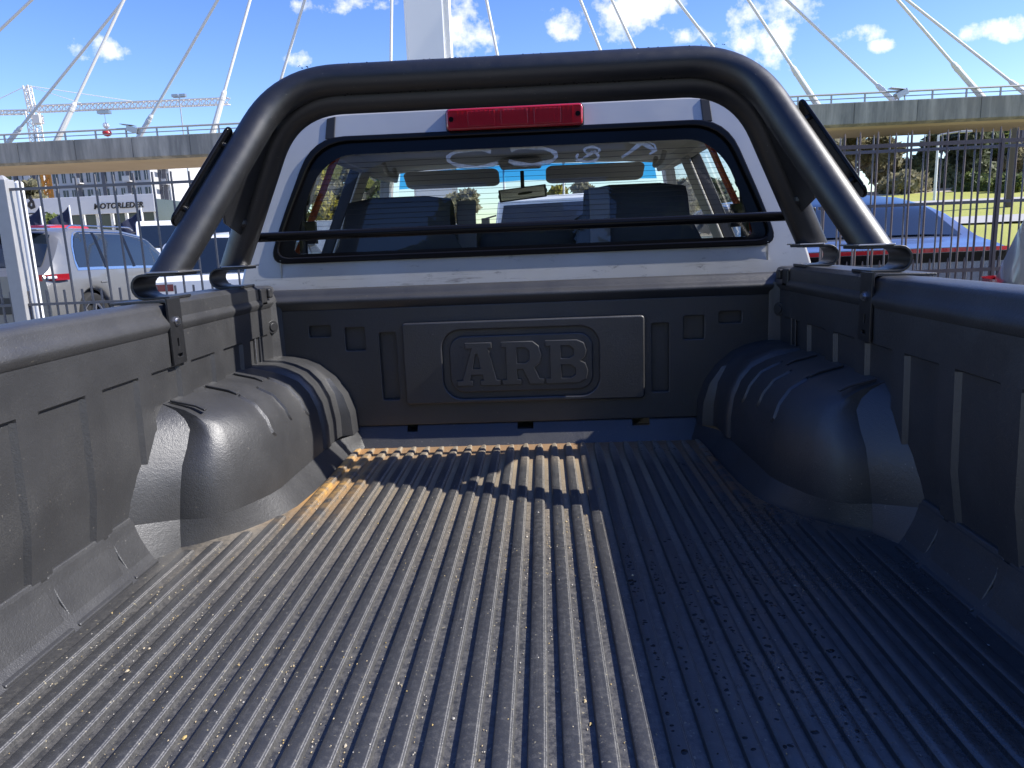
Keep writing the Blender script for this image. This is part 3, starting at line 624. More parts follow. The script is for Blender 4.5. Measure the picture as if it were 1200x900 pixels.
    for x0 in (-.205, .195): b = MB(); b.disc((x0, yl - .034, 1.03), (0, 1, 0), .008, .004, 12); b.build('screw', 'black_gloss', bl)
    for k in range(3): b = MB(); b.box((-.11 + k * .105, yl - .0345, 1.029), (.085, .003, .046)); b.build('lens_segment', 'red_lens', bl, smooth=0, bevel=.002)
    b = MB()
    for k in range(26): b.box((-.185 + k * .0145, yl - .0352, 1.029), (.002, .004, .052))
    b.build('lens_ridges', 'red_lens', bl, smooth=0)
    # roof skin
    prof = [(-.905, .60), (-.88, .66), (-.80, .88), (-.745, 1.03), (-.66, 1.065), (-.3, 1.085), (0, 1.09), (.3, 1.085), (.66, 1.065), (.745, 1.03)]
    rows = []
    for y, dz in ((cy(1.06) + .012, -.012), (.19, -.002), (.30, .012), (.7, .028), (1.2, .022), (1.62, -.015), (1.72, -.035)): rows.append([(x, y, z + dz) for x, z in prof[3:]])
    b = MB(); b.grid(rows); roof = b.build('roof', 'truck_paint', truck, smooth=60)
    rows = [[(x * .96, y, z - .035) for x, z in [(-.745, 1.0), (-.70, 1.045), (-.5, 1.06), (0, 1.068), (.5, 1.06), (.70, 1.045), (.745, 1.0)]] for y in (.16, .6, 1.2, 1.60)]
    b = MB(); b.grid(rows); b.build('headliner', 'headliner', roof, smooth=60)
    # sides
    xb, xr = .905, .745; zb, zr = .615, 1.025
    X_ = lambda z: lerp(xb, xr, (z - zb) / (zr - zb))
    for sg in (-1, 1):
        P = lambda y, z, o=0: (sg * (X_(z) + o), y, z)
        def slab(pts, name, mat, parent, o=0, th=.05):
            b = MB(); n = len(pts); b.add([P(y, z, o) for y, z in pts] + [P(y, z, o - th) for y, z in pts], [tuple(range(n)), tuple(range(2 * n - 1, n - 1, -1))] + [(i, (i + 1) % n, n + (i + 1) % n, n + i) for i in range(n)]); return b.build(name, mat, parent, smooth=0, bevel=.004)
        cp = slab([(.10, .615), (.36, .615), (.46, .80), (.50, .985), (.16, 1.02)], 'rear_pillar', 'truck_paint', truck)
        slab([(.112, .625), (.30, .625), (.38, .80), (.42, .98), (.17, 1.0)], 'pillar_trim', 'pillar_trim', cp, -.053, .012)
        for k in range(2):
            pth = [Vector(P(y, z, -.105)) for y, z in [(.30, .63), (.345, .74), (.385, .85), (.405, .93), (.44, .975)]]
        b = MB(); b.strip(pth, (sg * -.004, .032, 0), .012); b.build('door_seal', 'red_seal', cp, smooth=40)
        b = MB(); b.ball((sg * .735, .25, .815), .026, 10, (.7, 1, 1)); b.tube([(sg * .745, .25, .80), (sg * .752, .25, .70), (sg * .755, .25, .63)], .014, 8); b.box((sg * .722, .25, .70), (.035, .02, .075)); b.build('seat_belt_anchor', 'black_trim', cp)
        bp = slab([(.93, .615), (1.08, .615), (1.11, .985), (1.00, .985)], 'centre_pillar', 'black_trim', truck)
        slab([(.92, .62), (1.07, .62), (1.13, .985), (.98, .985)], 'pillar_trim', 'pillar_trim', bp, -.055, .012)
        slab([(2.08, .615), (2.20, .615), (1.74, .985), (1.62, .985)], 'windscreen_pillar', 'truck_paint', truck)
        slab([(.16, .985), (1.74, .985), (1.72, 1.035), (.16, 1.035)], 'roof_rail', 'truck_paint', roof)
        slab([(.16, .975), (1.70, .975), (1.68, 1.02), (.16, 1.02)], 'rail_trim', 'headliner', roof, -.06, .02)
        # doors
        for nm, y0, y1 in (('rear_door', .34, .985), ('front_door', 1.0, 2.12)):
            b = MB(); b.grid([[(sg * x, y, z) for x, z in ((.905, .615), (.925, .55), (.935, .30), (.93, .0), (.90, -.32), (.86, -.36), (.84, .60))] for y in (y0 + .004, y1 - .004)], True); b.f += [tuple(range(7)), tuple(range(13, 6, -1))]
            dr = b.build('door', 'truck_paint', truck, smooth=40, bevel=.004)
            b = MB(); b.box((sg * .815, (y0 + y1) / 2, .26), (.03, y1 - y0 - .06, .66)); b.build('door_bounce_panel', 'pillar_trim', dr, bevel=.01)  # beige panel added inside the door to bounce sunlight onto the headliner
            b = MB(); b.box((sg * .945, y0 + .14, .40), (.02, .17, .03)); b.build('handle', 'black_trim', dr, bevel=.006)
            gl = [(y0 + .02, .615), (y1 - .06, .615), (y1 - .06, .985), (y0 + .1, .985)] if nm == 'rear_door' else [(1.08, .615), (2.08, .615), (1.62, .985), (1.11, .985)]
            b = MB(); b.add([P(y, z, -.02) for y, z in gl], [(0, 1, 2, 3)]); b.build('window', 'glass_clear', dr, smooth=0)
        b = MB(); b.box((sg * 1.04, 1.95, .70), (.20, .09, .15)); b.build('mirror', 'black_trim', truck, bevel=.03)
        b = MB(); b.grid([[(sg * x, y, z) for x, z in ((.50, .54), (.80, .53), (.90, .45), (.925, .2), (.92, -.1))] for y in (2.14, 2.6, 3.1, 3.35)]); b.build('wing', 'truck_paint', truck, smooth=50)
    # windscreen with shade band, bonnet, dashboard
    def wp(x, t): return (x * lerp(.84, .66, t), lerp(2.28, 1.66, t), lerp(.62, 1.02, t) + .02 * (1 - abs(x)))
    b = MB(); b.grid([[wp(x, t) for x in (-1, -.5, 0, .5, 1)] for t in (0, .3, .6, .815)]); ws = b.build('windscreen', 'glass_clear', truck, smooth=60)
    b = MB(); b.grid([[wp(x, t) for x in (-1, -.5, 0, .5, 1)] for t in (.815, .9, 1.0)]); b.build('shade_band', 'glass_shade', ws, smooth=60)
    b = MB(); b.grid([[(x, y, z) for x, z in ((-.80, .53 - d), (-.4, .57 - d), (0, .58 - d), (.4, .57 - d), (.80, .53 - d))] for y, d in ((2.22, 0), (2.7, .03), (3.2, .09), (3.38, .20))]); b.build('bonnet', 'truck_paint', truck, smooth=60)
    b = MB(); b.grid([[(x, y, z) for x in (-.82, -.3, .3, .82)] for y, z in ((1.60, .30), (1.62, .56), (1.70, .60), (1.9, .61), (2.26, .60))]); db = b.build('dashboard', 'cabin_grey', truck, smooth=50)
    # cab shell below the window, bulkhead, cab floor
    b = MB(); b.box((0, 1.1, -.30), (1.74, 2.1, .05)); b.build('cab_floor', 'cabin_grey', truck)
    b = MB(); b.box((0, .11, .14), (1.78, .03, .86)); b.build('bulkhead', 'cabin_grey', truck)
    # steering wheel on the right hand side
    b = MB(); c = Vector((.36, 1.42, .60)); tl = R(25); b.tube([c + Vector((.185 * math.cos(a), -.185 * math.sin(a) * -math.sin(tl), .185 * math.sin(a) * math.cos(tl))) for a in [2 * math.pi * k / 28 for k in range(29)]], .015, 8, False); st = b.build('steering_wheel', 'black_trim', truck)
    b = MB(); b.box(c, (.14, .04, .10)); b.box(c, (.35, .02, .03)); b.build('hub', 'black_trim', st, bevel=.01)
    # seats
    def seat(x, y, wd, top, name, hr):
        pr = [(y - .07, .62), (y - .06, top - .10), (y - .02, top - .03), (y + .02, top), (y + .09, top - .02), (y + .13, top - .10), (y + .20, .55), (y + .55, .16), (y + .55, .02), (y, .0)]
        b = MB(); n = len(pr); sh = [0, .02, .05, .10, .11, .05, .02, .02, .02, .02]
        b.grid([[(x + xx * (wd / 2 - (s if abs(xx) > .9 else 0)), yy, zz - ((.065 if abs(xx) > .9 else .014 if abs(xx) > .7 else 0) if 1 <= i < 6 else 0)) for i, ((yy, zz), s) in enumerate(zip(pr, sh))] for xx in (-1, -.8, -.4, 0, .4, .8, 1)], True)
        b.f += [tuple(range(n)), tuple(range(7 * n - 1, 6 * n - 1, -1))]
        s = b.build(name, 'seat_fabric', truck, smooth=60)
        return s
    rs = MB(); 
    for (x, wd, top, stripe) in ((-.43, .46, .815, None), (.40, .44, .825, None)):
        s = seat(x, .34, wd, top, 'rear_seat', True)
    for (x, wd, top, sx_) in ((-.30, .50, .83, 1), (.34, .50, .84, -1)):
        s = seat(x, 1.05, wd, .73, 'front_seat', True)
    for x, z1, y in ((-.195, .775, .40), (.27, .795, .31)):
        b = MB(); b.strip([(x, y - .05, .58), (x, y - .045, z1 - .03), (x, y, z1 + .015)], (.068, 0, 0), .02); b.build('seat_stripe', 'seat_stripe', truck, smooth=0, bevel=.005)
    b = MB(); b.box((.02, .40, .57), (.36, .12, .22)); b.build('rear_seat_centre', 'seat_fabric', truck, bevel=.04, seg=3)
    # sun visors, mirror, lamp console, grab handles
    for x0, x1 in ((-.60, -.13), (.10, .58)):
        b = MB(); vs, fs = shape2d([rrect(x0, x1, 0, .13, .035, 5)], .018, .006, 2); b.add([(a, 1.38 + (1 - z / .13) * .12 + w_, 1.018 - .075 * (1 - z / .13) - .02) for a, z, w_ in vs], fs); b.build('sun_visor', 'visor', roof, smooth=40)
    b = MB(); b.tube(arcpath([(-.145, 1.58, .872), (0, 1.56, .885), (.105, 1.58, .898)], .3), .012, 8); b.box((-.02, 1.575, .885), (.245, .03, .062), Matrix.Rotation(R(-5), 3, 'Y')); b.box((-.02, 1.6, .955), (.02, .02, .09)); mr = b.build('interior_mirror', 'black_trim', roof, bevel=.01)
    b = MB(); b.box((-.02, 1.5575, .885), (.225, .004, .050), Matrix.Rotation(R(-5), 3, 'Y')); b.build('mirror_glass', 'chrome', mr)
    b = MB(); b.box((-.02, 1.32, 1.005), (.20, .22, .03)); b.build('lamp_console', 'visor', roof, bevel=.012)
    for sg in (-1, 1): b = MB(); b.tube(arcpath([(sg * .60, .95, .995), (sg * .59, .97, .955), (sg * .59, 1.17, .955), (sg * .60, 1.19, .995)], .03, 4), .011, 8); b.build('grab_handle', 'visor', roof)
    # wheels
    for sg in (-1, 1):
        for y in (-.72, 2.55):
            b = MB(); q = [(.10, .22), (.12, .30), (.12, .35), (.10, .385), (-.10, .385), (-.12, .35), (-.12, .22)]
            b.grid([[(sg * .82 + a, y + r * math.cos(t), GZ + .385 + r * math.sin(t)) for a, r in q] for t in [2 * math.pi * k / 28 for k in range(29)]]); wh = b.build('wheel', 'tyre', truck, smooth=50)
            b = MB(); b.disc((sg * .84, y, GZ + .385), (1, 0, 0), .23, .16, 24); b.build('rim', 'alloy', wh, bevel=.01)
    b = MB(); b.box((0, .8, GZ + .42), (.9, 4.6, .16)); b.build('chassis', 'rubber', truck)
cab()
# ------------------------------------------------------------------ fences
def fence(name, label, x0, x1, y, step, zt, zrail, zmid, zdog, mat, posts, th=.012, rail=.028, round_=False, base=LOT, group='steel picket fences beside the truck'):
    f = thing(name, label, 'fence', (0, y, base), group=group)
    def pk(h):
        b = MB()
        if round_: b.tube([(0, 0, .04), (0, 0, h - .03), (0, 0, h)], [th * .5, th * .5, th * .15], 8)
        else: b.box((0, 0, (h + .04) / 2), (th, th, h - .04))
        return b
    n = int(abs(x1 - x0) / step); first = dog = None
    for k in range(n + 1):
        x = x0 + (x1 - x0) * k / n + nrs.uniform(-.004, .004)
        if first is None: first = pk(zt - base).build('picket', mat, f, world=False); o = first
        else: o = dup(first, f)
        o.location = (x, 0, nrs.uniform(-.008, .008)); o.rotation_euler = (0, nrs.uniform(-.004, .004), 0)
        if k < n and zdog:
            if dog is None: dog = pk(zdog - base).build('short_picket', mat, f, world=False); o = dog
            else: o = dup(dog, f)
            o.location = (x + (x1 - x0) / n / 2, 0, 0)
    for z in (zrail, zmid, base + .12):
        b = MB(); b.box(((x0 + x1) / 2, -.012 if not round_ else .0, z - base), (abs(x1 - x0) + .04, .014, rail)); b.build('rail', mat, f, world=False)
    for x, z, wd, pm in posts:
        b = MB(); b.box((x, .0, (z - base) / 2), (wd, wd, z - base)); b.tube([(x, 0, z - base), (x, 0, z - base + .03)], [wd * .45, wd * .1], 8); b.build('post', pm, f, world=False, bevel=.006)
    return f
fence('picket_fence', 'grey steel picket fence left of the truck with thin single bars', -6.2, -1.75, 2.7, .128, at(160, 203, Y=2.7).z, at(120, 217.5, Y=2.7).z, at(60, 356, Y=2.7).z, at(60, 340, Y=2.7).z, 'picket', [(at(16, 290, Y=2.7).x, at(4, 210, Y=2.66).z, .095, 'galv')], th=.011, rail=.018)
fence('picket_fence', 'brown steel picket fence right of the truck in front of the blue sedan', 1.75, 6.0, 2.25, .098, at(1100, 152, Y=2.25).z, at(1090, 168.5, Y=2.25).z, at(1090, 318, Y=2.25).z, at(1090, 303, Y=2.25).z, 'picket_brown', [(at(1168, 250, Y=2.25).x, at(1170, 162, Y=2.25).z, .018, 'picket_brown')], th=.013, rail=.022, round_=True)
fence('sliding_gate', 'pale steel sliding gate drawn back behind the brown picket fence', 1.80, 5.9, 2.42, .099, at(1100, 155, Y=2.42).z, at(1090, 175, Y=2.42).z, at(1090, 239, Y=2.42).z, 0, 'picket', [], th=.011, rail=.018, round_=True)
for (px0, py0, py1, y, wd, lb, tp) in ((21, 212, 300, 4.2, .075, 'white bollard post standing behind the left fence', 'bollard'),):
    t = at(px0, py0, Y=y); b = MB(); b.tube([(t.x, y, LOT), (t.x, y, t.z - .02), (t.x, y, t.z)], [wd / 2, wd / 2, wd / 4], 14); tag(b.build('bollard', 'white_post', smooth=40), lb, 'bollard')

# ------------------------------------------------------------------ vehicles
def car(name, label, loc, rz, L_, W, H, paint_, kind, group='vehicles parked around the truck', plate=None):
    """car with its tail at y = 0 and nose at y = L_, wheels on z = 0"""
    t = thing(name, label, 'car', loc, rz, group)
    sill = .20; K = dict(
        suv=dict(belt=[(0, .98), (.35, 1.04), (L_ * .62, 1.0), (L_ * .74, 1.0), (L_ - .35, .86), (L_, .66)], top=[(0, 1.02), (.10, 1.12), (.48, H - .06), (.85, H), (L_ * .45, H), (L_ * .60, H - .10), (L_ * .74, 1.03), (L_ - .3, .90), (L_, .70)], rear=(.12, .46), side=[(.62, 1.25), (1.32, 2.02), (2.08, L_ * .66)]),
        hatch=dict(belt=[(0, .88), (.3, .94), (L_ * .62, .90), (L_ * .75, .90), (L_ - .3, .76), (L_, .60)], top=[(0, .90), (.08, .96), (.42, H - .05), (.9, H), (L_ * .45, H), (L_ * .60, H - .08), (L_ * .75, .93), (L_ - .3, .80), (L_, .62)], rear=(.09, .40), side=[(.6, 1.15), (1.22, 1.95), (2.0, L_ * .66)]),
        fast=dict(belt=[(0, 1.04), (.25, 1.07), (1.0, 1.0), (L_ * .66, .96), (L_ * .76, .92), (L_ - .3, .76), (L_, .58)], top=[(0, 1.06), (.16, 1.10), (.34, 1.125), (.75, H - .15), (1.25, H - .035), (1.75, H), (L_ * .5, H - .01), (L_ * .62, H - .14), (L_ * .76, .95), (L_ - .3, .78), (L_, .60)], rear=(.36, 1.22), side=[(.95, 1.55), (1.62, 2.35), (2.42, L_ * .68)]),
        pickup=dict(belt=[(0, 1.08), (.1, 1.10), (1.75, 1.10), (L_ * .66, 1.06), (L_ * .74, 1.10), (L_ - .3, 1.0), (L_, .8)], top=[(0, 1.10), (.1, 1.12), (1.60, 1.12), (1.72, 1.16), (1.95, H - .04), (2.3, H), (3.1, H), (L_ * .68, H - .2), (L_ * .76, 1.14), (L_ - .3, 1.04), (L_, .84)], rear=(1.72, 1.93), side=[(2.0, 2.55), (2.62, 3.35)]),
        van=dict(belt=[(0, 1.15), (L_ * .7, 1.15), (L_ - .5, 1.15), (L_ - .2, 1.0), (L_, .7)], top=[(0, H - .12), (.08, H - .04), (.4, H), (L_ * .66, H), (L_ * .76, H - .15), (L_ - .55, 1.2), (L_ - .2, 1.05), (L_, .75)], rear=None, side=[(.5, 1.7), (L_ * .58, L_ * .74)]))[kind]
    I = lambda tb, y: next((lerp(a[1], b_[1], (y - a[0]) / (b_[0] - a[0])) for a, b_ in zip(tb, tb[1:]) if a[0] <= y <= b_[0]), tb[-1][1])
    def top(y): return sum(I(K['top'], min(L_, max(0, y + d))) for d in (-.05, 0, .05)) / 3
    ax_y = (.82 if kind != 'pickup' else 1.15, L_ - .88); RW = .34 if kind not in ('suv', 'pickup') else .37
    def Wd(y): e = min(y, L_ - y); return W / 2 * (1 - (.13 if kind != 'fast' else .045) * max(0, 1 - e / .45) ** 2)
    def sec(y):
        w_ = Wd(y); be = I(K['belt'], y); tp = max(top(y), be + .02); g = min(1, (tp - be) / (H - be + .001)); wr = lerp(w_ * .94, w_ * (.76 if kind != 'fast' else .80), g)
        z0 = sill
        for a in ax_y:
            d2 = (RW + .055) ** 2 - (y - a) ** 2
            if d2 > 0: z0 = max(z0, RW + math.sqrt(d2))
        zm = max(z0 + .06, .52); e2 = max(0, 1 - min(y, L_ - y) / .10)
        return [(w_ * .93, z0), (w_ * .985, max(z0 + .03, .34)), (w_, zm), (w_ * .995, lerp(zm, be, .6)), (w_ * .965, be), (lerp(w_ * .965, wr, .5), lerp(be, tp, .5)), (lerp(w_ * .965, wr, .88), lerp(be, tp, .88)), (wr * .93, tp - .005 - .012 * g), (wr * .6, tp + .008 * g), (0, tp + .022 * g)]
    ys = sorted(set([0, .03, .08] + [k * .09 for k in range(1, int(L_ / .09))] + [L_ - .08, L_ - .03, L_] + [a + s * (RW + .055) * q for a in ax_y for s in (-1, 1) for q in (.999, .96, .85, .6)]))
    b = MB(); b.grid([[(x, y, z) for x, z in sec(y)] + [(-x, y, z) for x, z in sec(y)[-2::-1]] for y in ys])
    n = 19
    b.f += [tuple(range(n)), tuple((len(ys) - 1) * n + k for k in reversed(range(n)))]
    body = b.build('body', paint_, t, smooth=42, world=False)
    def patch(y0, y1, s0, s1, nm, mat, sg, lift=.006, ny=8, ns=5, parent=None, sweep=0):
        rows = []
        for i in range(ny + 1):
            r = []
            for j in range(ns + 1):
                s = lerp(s0, s1, j / ns); y = lerp(y0, y1, i / ny); y = y + sweep * (s - s0) / (s1 - s0 + 1e-6) * (1 if i < ny / 2 else -1) * (abs(i - ny / 2) / (ny / 2))
                q = sec(y); k = min(int(s), 8); f = s - k; p = Vector((lerp(q[k][0], q[k + 1][0], f), y, lerp(q[k][1], q[k + 1][1], f)))
                q2 = sec(y + .02); p2 = Vector((lerp(q2[k][0], q2[k + 1][0], f), y + .02, lerp(q2[k][1], q2[k + 1][1], f))); dsv = Vector((q[k + 1][0] - q[k][0], 0, q[k + 1][1] - q[k][1])); nn = dsv.cross(p2 - p)
                nn = nn.normalized() if nn.length > 1e-9 else Vector((1, 0, 0))
                if nn.dot(Vector((p.x, -.3 if y < L_ / 2 else .3, .6))) < 0: nn = -nn
                p += nn * lift; r.append((p.x * sg, p.y, p.z))
            rows.append(r)
        bb = MB(); bb.grid(rows); return bb.build(nm, mat, parent or body, smooth=60, world=False)
    if kind in ('suv', 'hatch', 'fast'):
        y0, y1 = K['side'][0][0], K['side'][-1][1]
        for sg in (-1, 1):
            def band(s_lo, grow, nm, mat, lift):
                rows = []
                for i in range(33):
                    y = lerp(y0 - grow, y1 + grow, i / 32); e = min(1, ((y - y0 + grow) / .42)) ; e = max(0, math.sin(max(0, e) * math.pi / 2)) ** .7; r = []
                    for j in range(5):
                        ss = lerp(s_lo, lerp(s_lo + .35, 6.25 + grow * 3, e), j / 4); k = min(int(ss), 8); f = ss - k; q = sec(min(L_, max(0, y))); r.append((sg * (lerp(q[k][0], q[k + 1][0], f) + lift), y, lerp(q[k][1], q[k + 1][1], f) + lift * .4))
                    rows.append(r)
                bb = MB(); bb.grid(rows); return bb.build(nm, mat, body, smooth=60, world=False)
            band(4.12, .05, 'window_surround', 'chrome' if kind == 'suv' else 'black_trim', .004); band(4.25, 0, 'window', 'car_glass', .008)
            for yp_ in [a[1] + .03 for a in K['side'][:-1]]:
                rows = []
                for j in range(5):
                    ss = lerp(4.22, 6.25, j / 4); k = int(ss); f = ss - k; q = sec(yp_); rows.append([(sg * (lerp(q[k][0], q[k + 1][0], f) + .012), yp_ + d_, lerp(q[k][1], q[k + 1][1], f)) for d_ in (-.035, .035)])
                bb = MB(); bb.grid(rows); bb.build('window_pillar', 'black_gloss', body, smooth=60, world=False)
    else:
        for y0, y1 in K['side']:
            for sg in (-1, 1): patch(y0, y1, 4.25, 6.2, 'window', 'car_glass', sg, sweep=.16 if kind != 'van' else 0)
    if K['rear']:
        y0, y1 = K['rear']; rows = []
        for i in range(9):
            y = lerp(y0, y1, i / 8); q = sec(y); xr_ = q[7][0] * .93; zz = [q[7][1] + .006, q[8][1] + .012, q[9][1] + .010, q[8][1] + .012, q[7][1] + .006]
            rows.append([(x, y - .006, z + .004) for x, z in zip((-xr_, -xr_ * .6, 0, xr_ * .6, xr_), zz)])
        bb = MB(); bb.grid(rows); bb.build('rear_window', 'car_glass', body, smooth=60, world=False)
    else:
        bb = MB(); bb.box((0, -.004, (1.2 + H - .25) / 2), (W * .7, .012, H - .25 - 1.2)); bb.build('rear_window', 'car_glass', body, world=False)
    yw = [y for y in ys if y > L_ * .58 and top(y) - I(K['belt'], y) > .05][::2]; yw = [y for y in yw if top(y) < H - .03]
    if len(yw) > 1:
        rows = []
        for y in yw: q = sec(y); rows.append([(x, y + .006, z + .008) for x, z in zip((-q[7][0] * .95, -q[8][0], 0, q[8][0], q[7][0] * .95), (q[7][1], q[8][1], q[9][1], q[8][1], q[7][1]))])
        bb = MB(); bb.grid(rows); bb.build('windscreen', 'car_glass', body, smooth=60, world=False)
    lz = {'suv': 1.0, 'hatch': .84, 'fast': 1.03, 'pickup': .92, 'van': 1.05}[kind]
    if kind == 'fast':
        hx = [(W * q, yy) for q, yy in ((.0, -.016), (.2, -.016), (.4, -.014), (.455, -.010), (.476, .015), (.486, .08))]; hx = [(-x, y) for x, y in hx[:0:-1]] + hx
        bb = MB(); bb.grid([[(x, y, z) for z in (lz + .002, lz + .030)] for x, y in hx]); bb.build('light_bar', 'red_lens', body, smooth=60, world=False)
        bb = MB(); bb.grid([[(x, y + .004, z) for z in (lz - .070, lz - .002)] for x, y in hx]); bb.build('dark_trim', 'black_gloss', body, smooth=60, world=False)
        bb = MB(); bb.grid([[(x, y - .004, z) for z in (lz - .42, lz - .36)] for x, y in hx[2:-2]]); bb.build('bumper_trim', 'chrome', body, smooth=60, world=False)
    for sg in (-1, 1):
        if kind != 'fast':
            hh = .085 if kind in ('suv', 'hatch') else .22
            bb = MB(); bb.grid([[(sg * x, y, z) for z in (lz - hh / 2, lz + hh / 2)] for x, y in ((W * .26, -.015), (W * .40, .0), (W * .463, .07), (W * .487, .16), (W * .499, .30))] if hh < .2 else [[(sg * x, y, z) for z in (lz - hh / 2, lz + hh / 2)] for x, y in ((W * .38, -.012), (W * .44, .03), (W * .468, .12))]); bb.build('tail_light', 'tail_lens', body, smooth=60, world=False)
            bb = MB(); bb.box((sg * W * .455, .052, lz), (.12, .05, hh * .45), Matrix.Rotation(sg * R(55), 3, 'Z')); bb.build('reverse_light', 'clear_lens', body, world=False, bevel=.01)
        bb = MB(); bb.box((sg * W * .36, L_ - .13, lz * .72), (.30, .16, .13)); bb.build('headlight', 'clear_lens', body, world=False, bevel=.03)
        bb = MB(); bb.box((sg * (W * .53), L_ * .68, I(K['belt'], L_ * .68) + .06), (.2, .10, .13)); bb.build('mirror', paint_, body, world=False, bevel=.03)
        for y in (1.0 if kind != 'pickup' else 2.3, 2.0 if kind != 'pickup' else 3.0): bb = MB(); bb.box((sg * W * .497, y + .1, I(K['belt'], y) - .14), (.03, .17, .03)); bb.build('handle', paint_, body, world=False, bevel=.008)
        for y in ax_y:
            bb = MB(); q = [(.06, RW * .66), (.09, RW * .8), (.10, RW * .95), (.07, RW), (-.10, RW), (-.11, RW * .6)]
            bb.grid([[(sg * (W / 2 - .11 + a), y + r * math.cos(th), RW + r * math.sin(th)) for a, r in q] for th in [2 * math.pi * k / 24 for k in range(25)]]); wh = bb.build('wheel', 'tyre', t, smooth=50, world=False)
            bb = MB()
            for k in range(5): th = 2 * math.pi * k / 5; bb.beam((sg * (W / 2 - .065), y, RW), (sg * (W / 2 - .065), y + RW * .66 * math.cos(th), RW + RW * .66 * math.sin(th)), .05, .03)
            bb.tube([(sg * (W / 2 - .065), y + RW * .66 * math.cos(a), RW + RW * .66 * math.sin(a)) for a in [2 * math.pi * k / 20 for k in range(21)]], .02, 6, False); bb.build('rim', 'alloy', wh, world=False)
            bb = MB(); bb.disc((sg * (W / 2 - .2), y, RW), (1, 0, 0), RW + .05, .2, 20); bb.build('arch_liner', 'rubber', t, world=False)
    bb = MB(); bb.box((0, L_ / 2, .26), (W * .86, L_ * .94, .14)); bb.build('underside', 'rubber', t, world=False)
    bb = MB(); bb.box((0, -.012, lz - .36), (W * .5, .02, .22)); bb.build('rear_bumper_insert', 'black_trim', body, world=False, bevel=.02)
    if kind == 'suv':
        bb = MB(); bb.box((0, .40, H - .035), (W * .62, .22, .025)); bb.build('spoiler', paint_, body, world=False, bevel=.01)
        for sg in (-1, 1): bb = MB(); bb.tube(arcpath([(sg * W * .335, .85, H - .01), (sg * W * .335, .95, H + .035), (sg * W * .335, 2.5, H + .03), (sg * W * .335, 2.6, H - .02)], .08, 4), .012, 6); bb.build('roof_rail', 'chrome', body, world=False)
    if kind == 'pickup': bb = MB(); bb.box((0, .85, 1.115), (W * .80, 1.4, .03)); bb.build('bed_cover', 'black_trim', body, world=False)
    return t
p = at(65, 330, Y=7.4)
car('parked_car', 'silver SUV parked behind the left fence with its tail light showing', (p.x - .92, 7.4, LOT), 0, 4.6, 1.86, at(100, 266, Y=8.3).z - LOT, 'paint_silver', 'suv')
p = at(170, 320, Y=6.6)
car('parked_car', 'white hatchback with big dark rear window behind the sports bar left leg', (p.x + .80, 6.6, LOT), R(3), 4.1, 1.74, at(240, 274, Y=7.2).z - LOT, 'paint_white', 'hatch')
p = at(178, 290, Y=14.5)
car('parked_car', 'silver double cab utility parked beyond the silver SUV', (p.x - .7, 15.5, LOT), R(58), 5.2, 1.86, 1.92, 'paint_silver', 'pickup')
p = at(97, 275, Y=19)
car('parked_car', 'bright red car parked near the dealer building', (p.x, 19, LOT), R(75), 4.3, 1.8, at(97, 262, Y=19).z - LOT, 'paint_red', 'hatch')
p = at(1199, 290, Y=3.1)
car('parked_car', 'blue fastback sedan with a red light bar behind the right fence', (p.x - .93, 3.15, LOT + .0), R(2), 4.8, 1.90, at(1060, 226, Y=4.7).z - LOT, 'paint_blue', 'fast')
p = at(1118, 318, Y=1.1)
car('parked_car', 'pale silver wagon at the right edge standing in front of the fence', (p.x + .93, 1.1, LOT - .05), R(180), 4.5, 1.84, 1.80, 'paint_silver', 'suv')
p = at(675, 258, Y=21)
car('parked_car', 'grey blue hatchback seen through the windscreen under the trees', (p.x, 21, LOT), R(80), 4.0, 1.74, 1.55, 'paint_bluegrey', 'hatch')
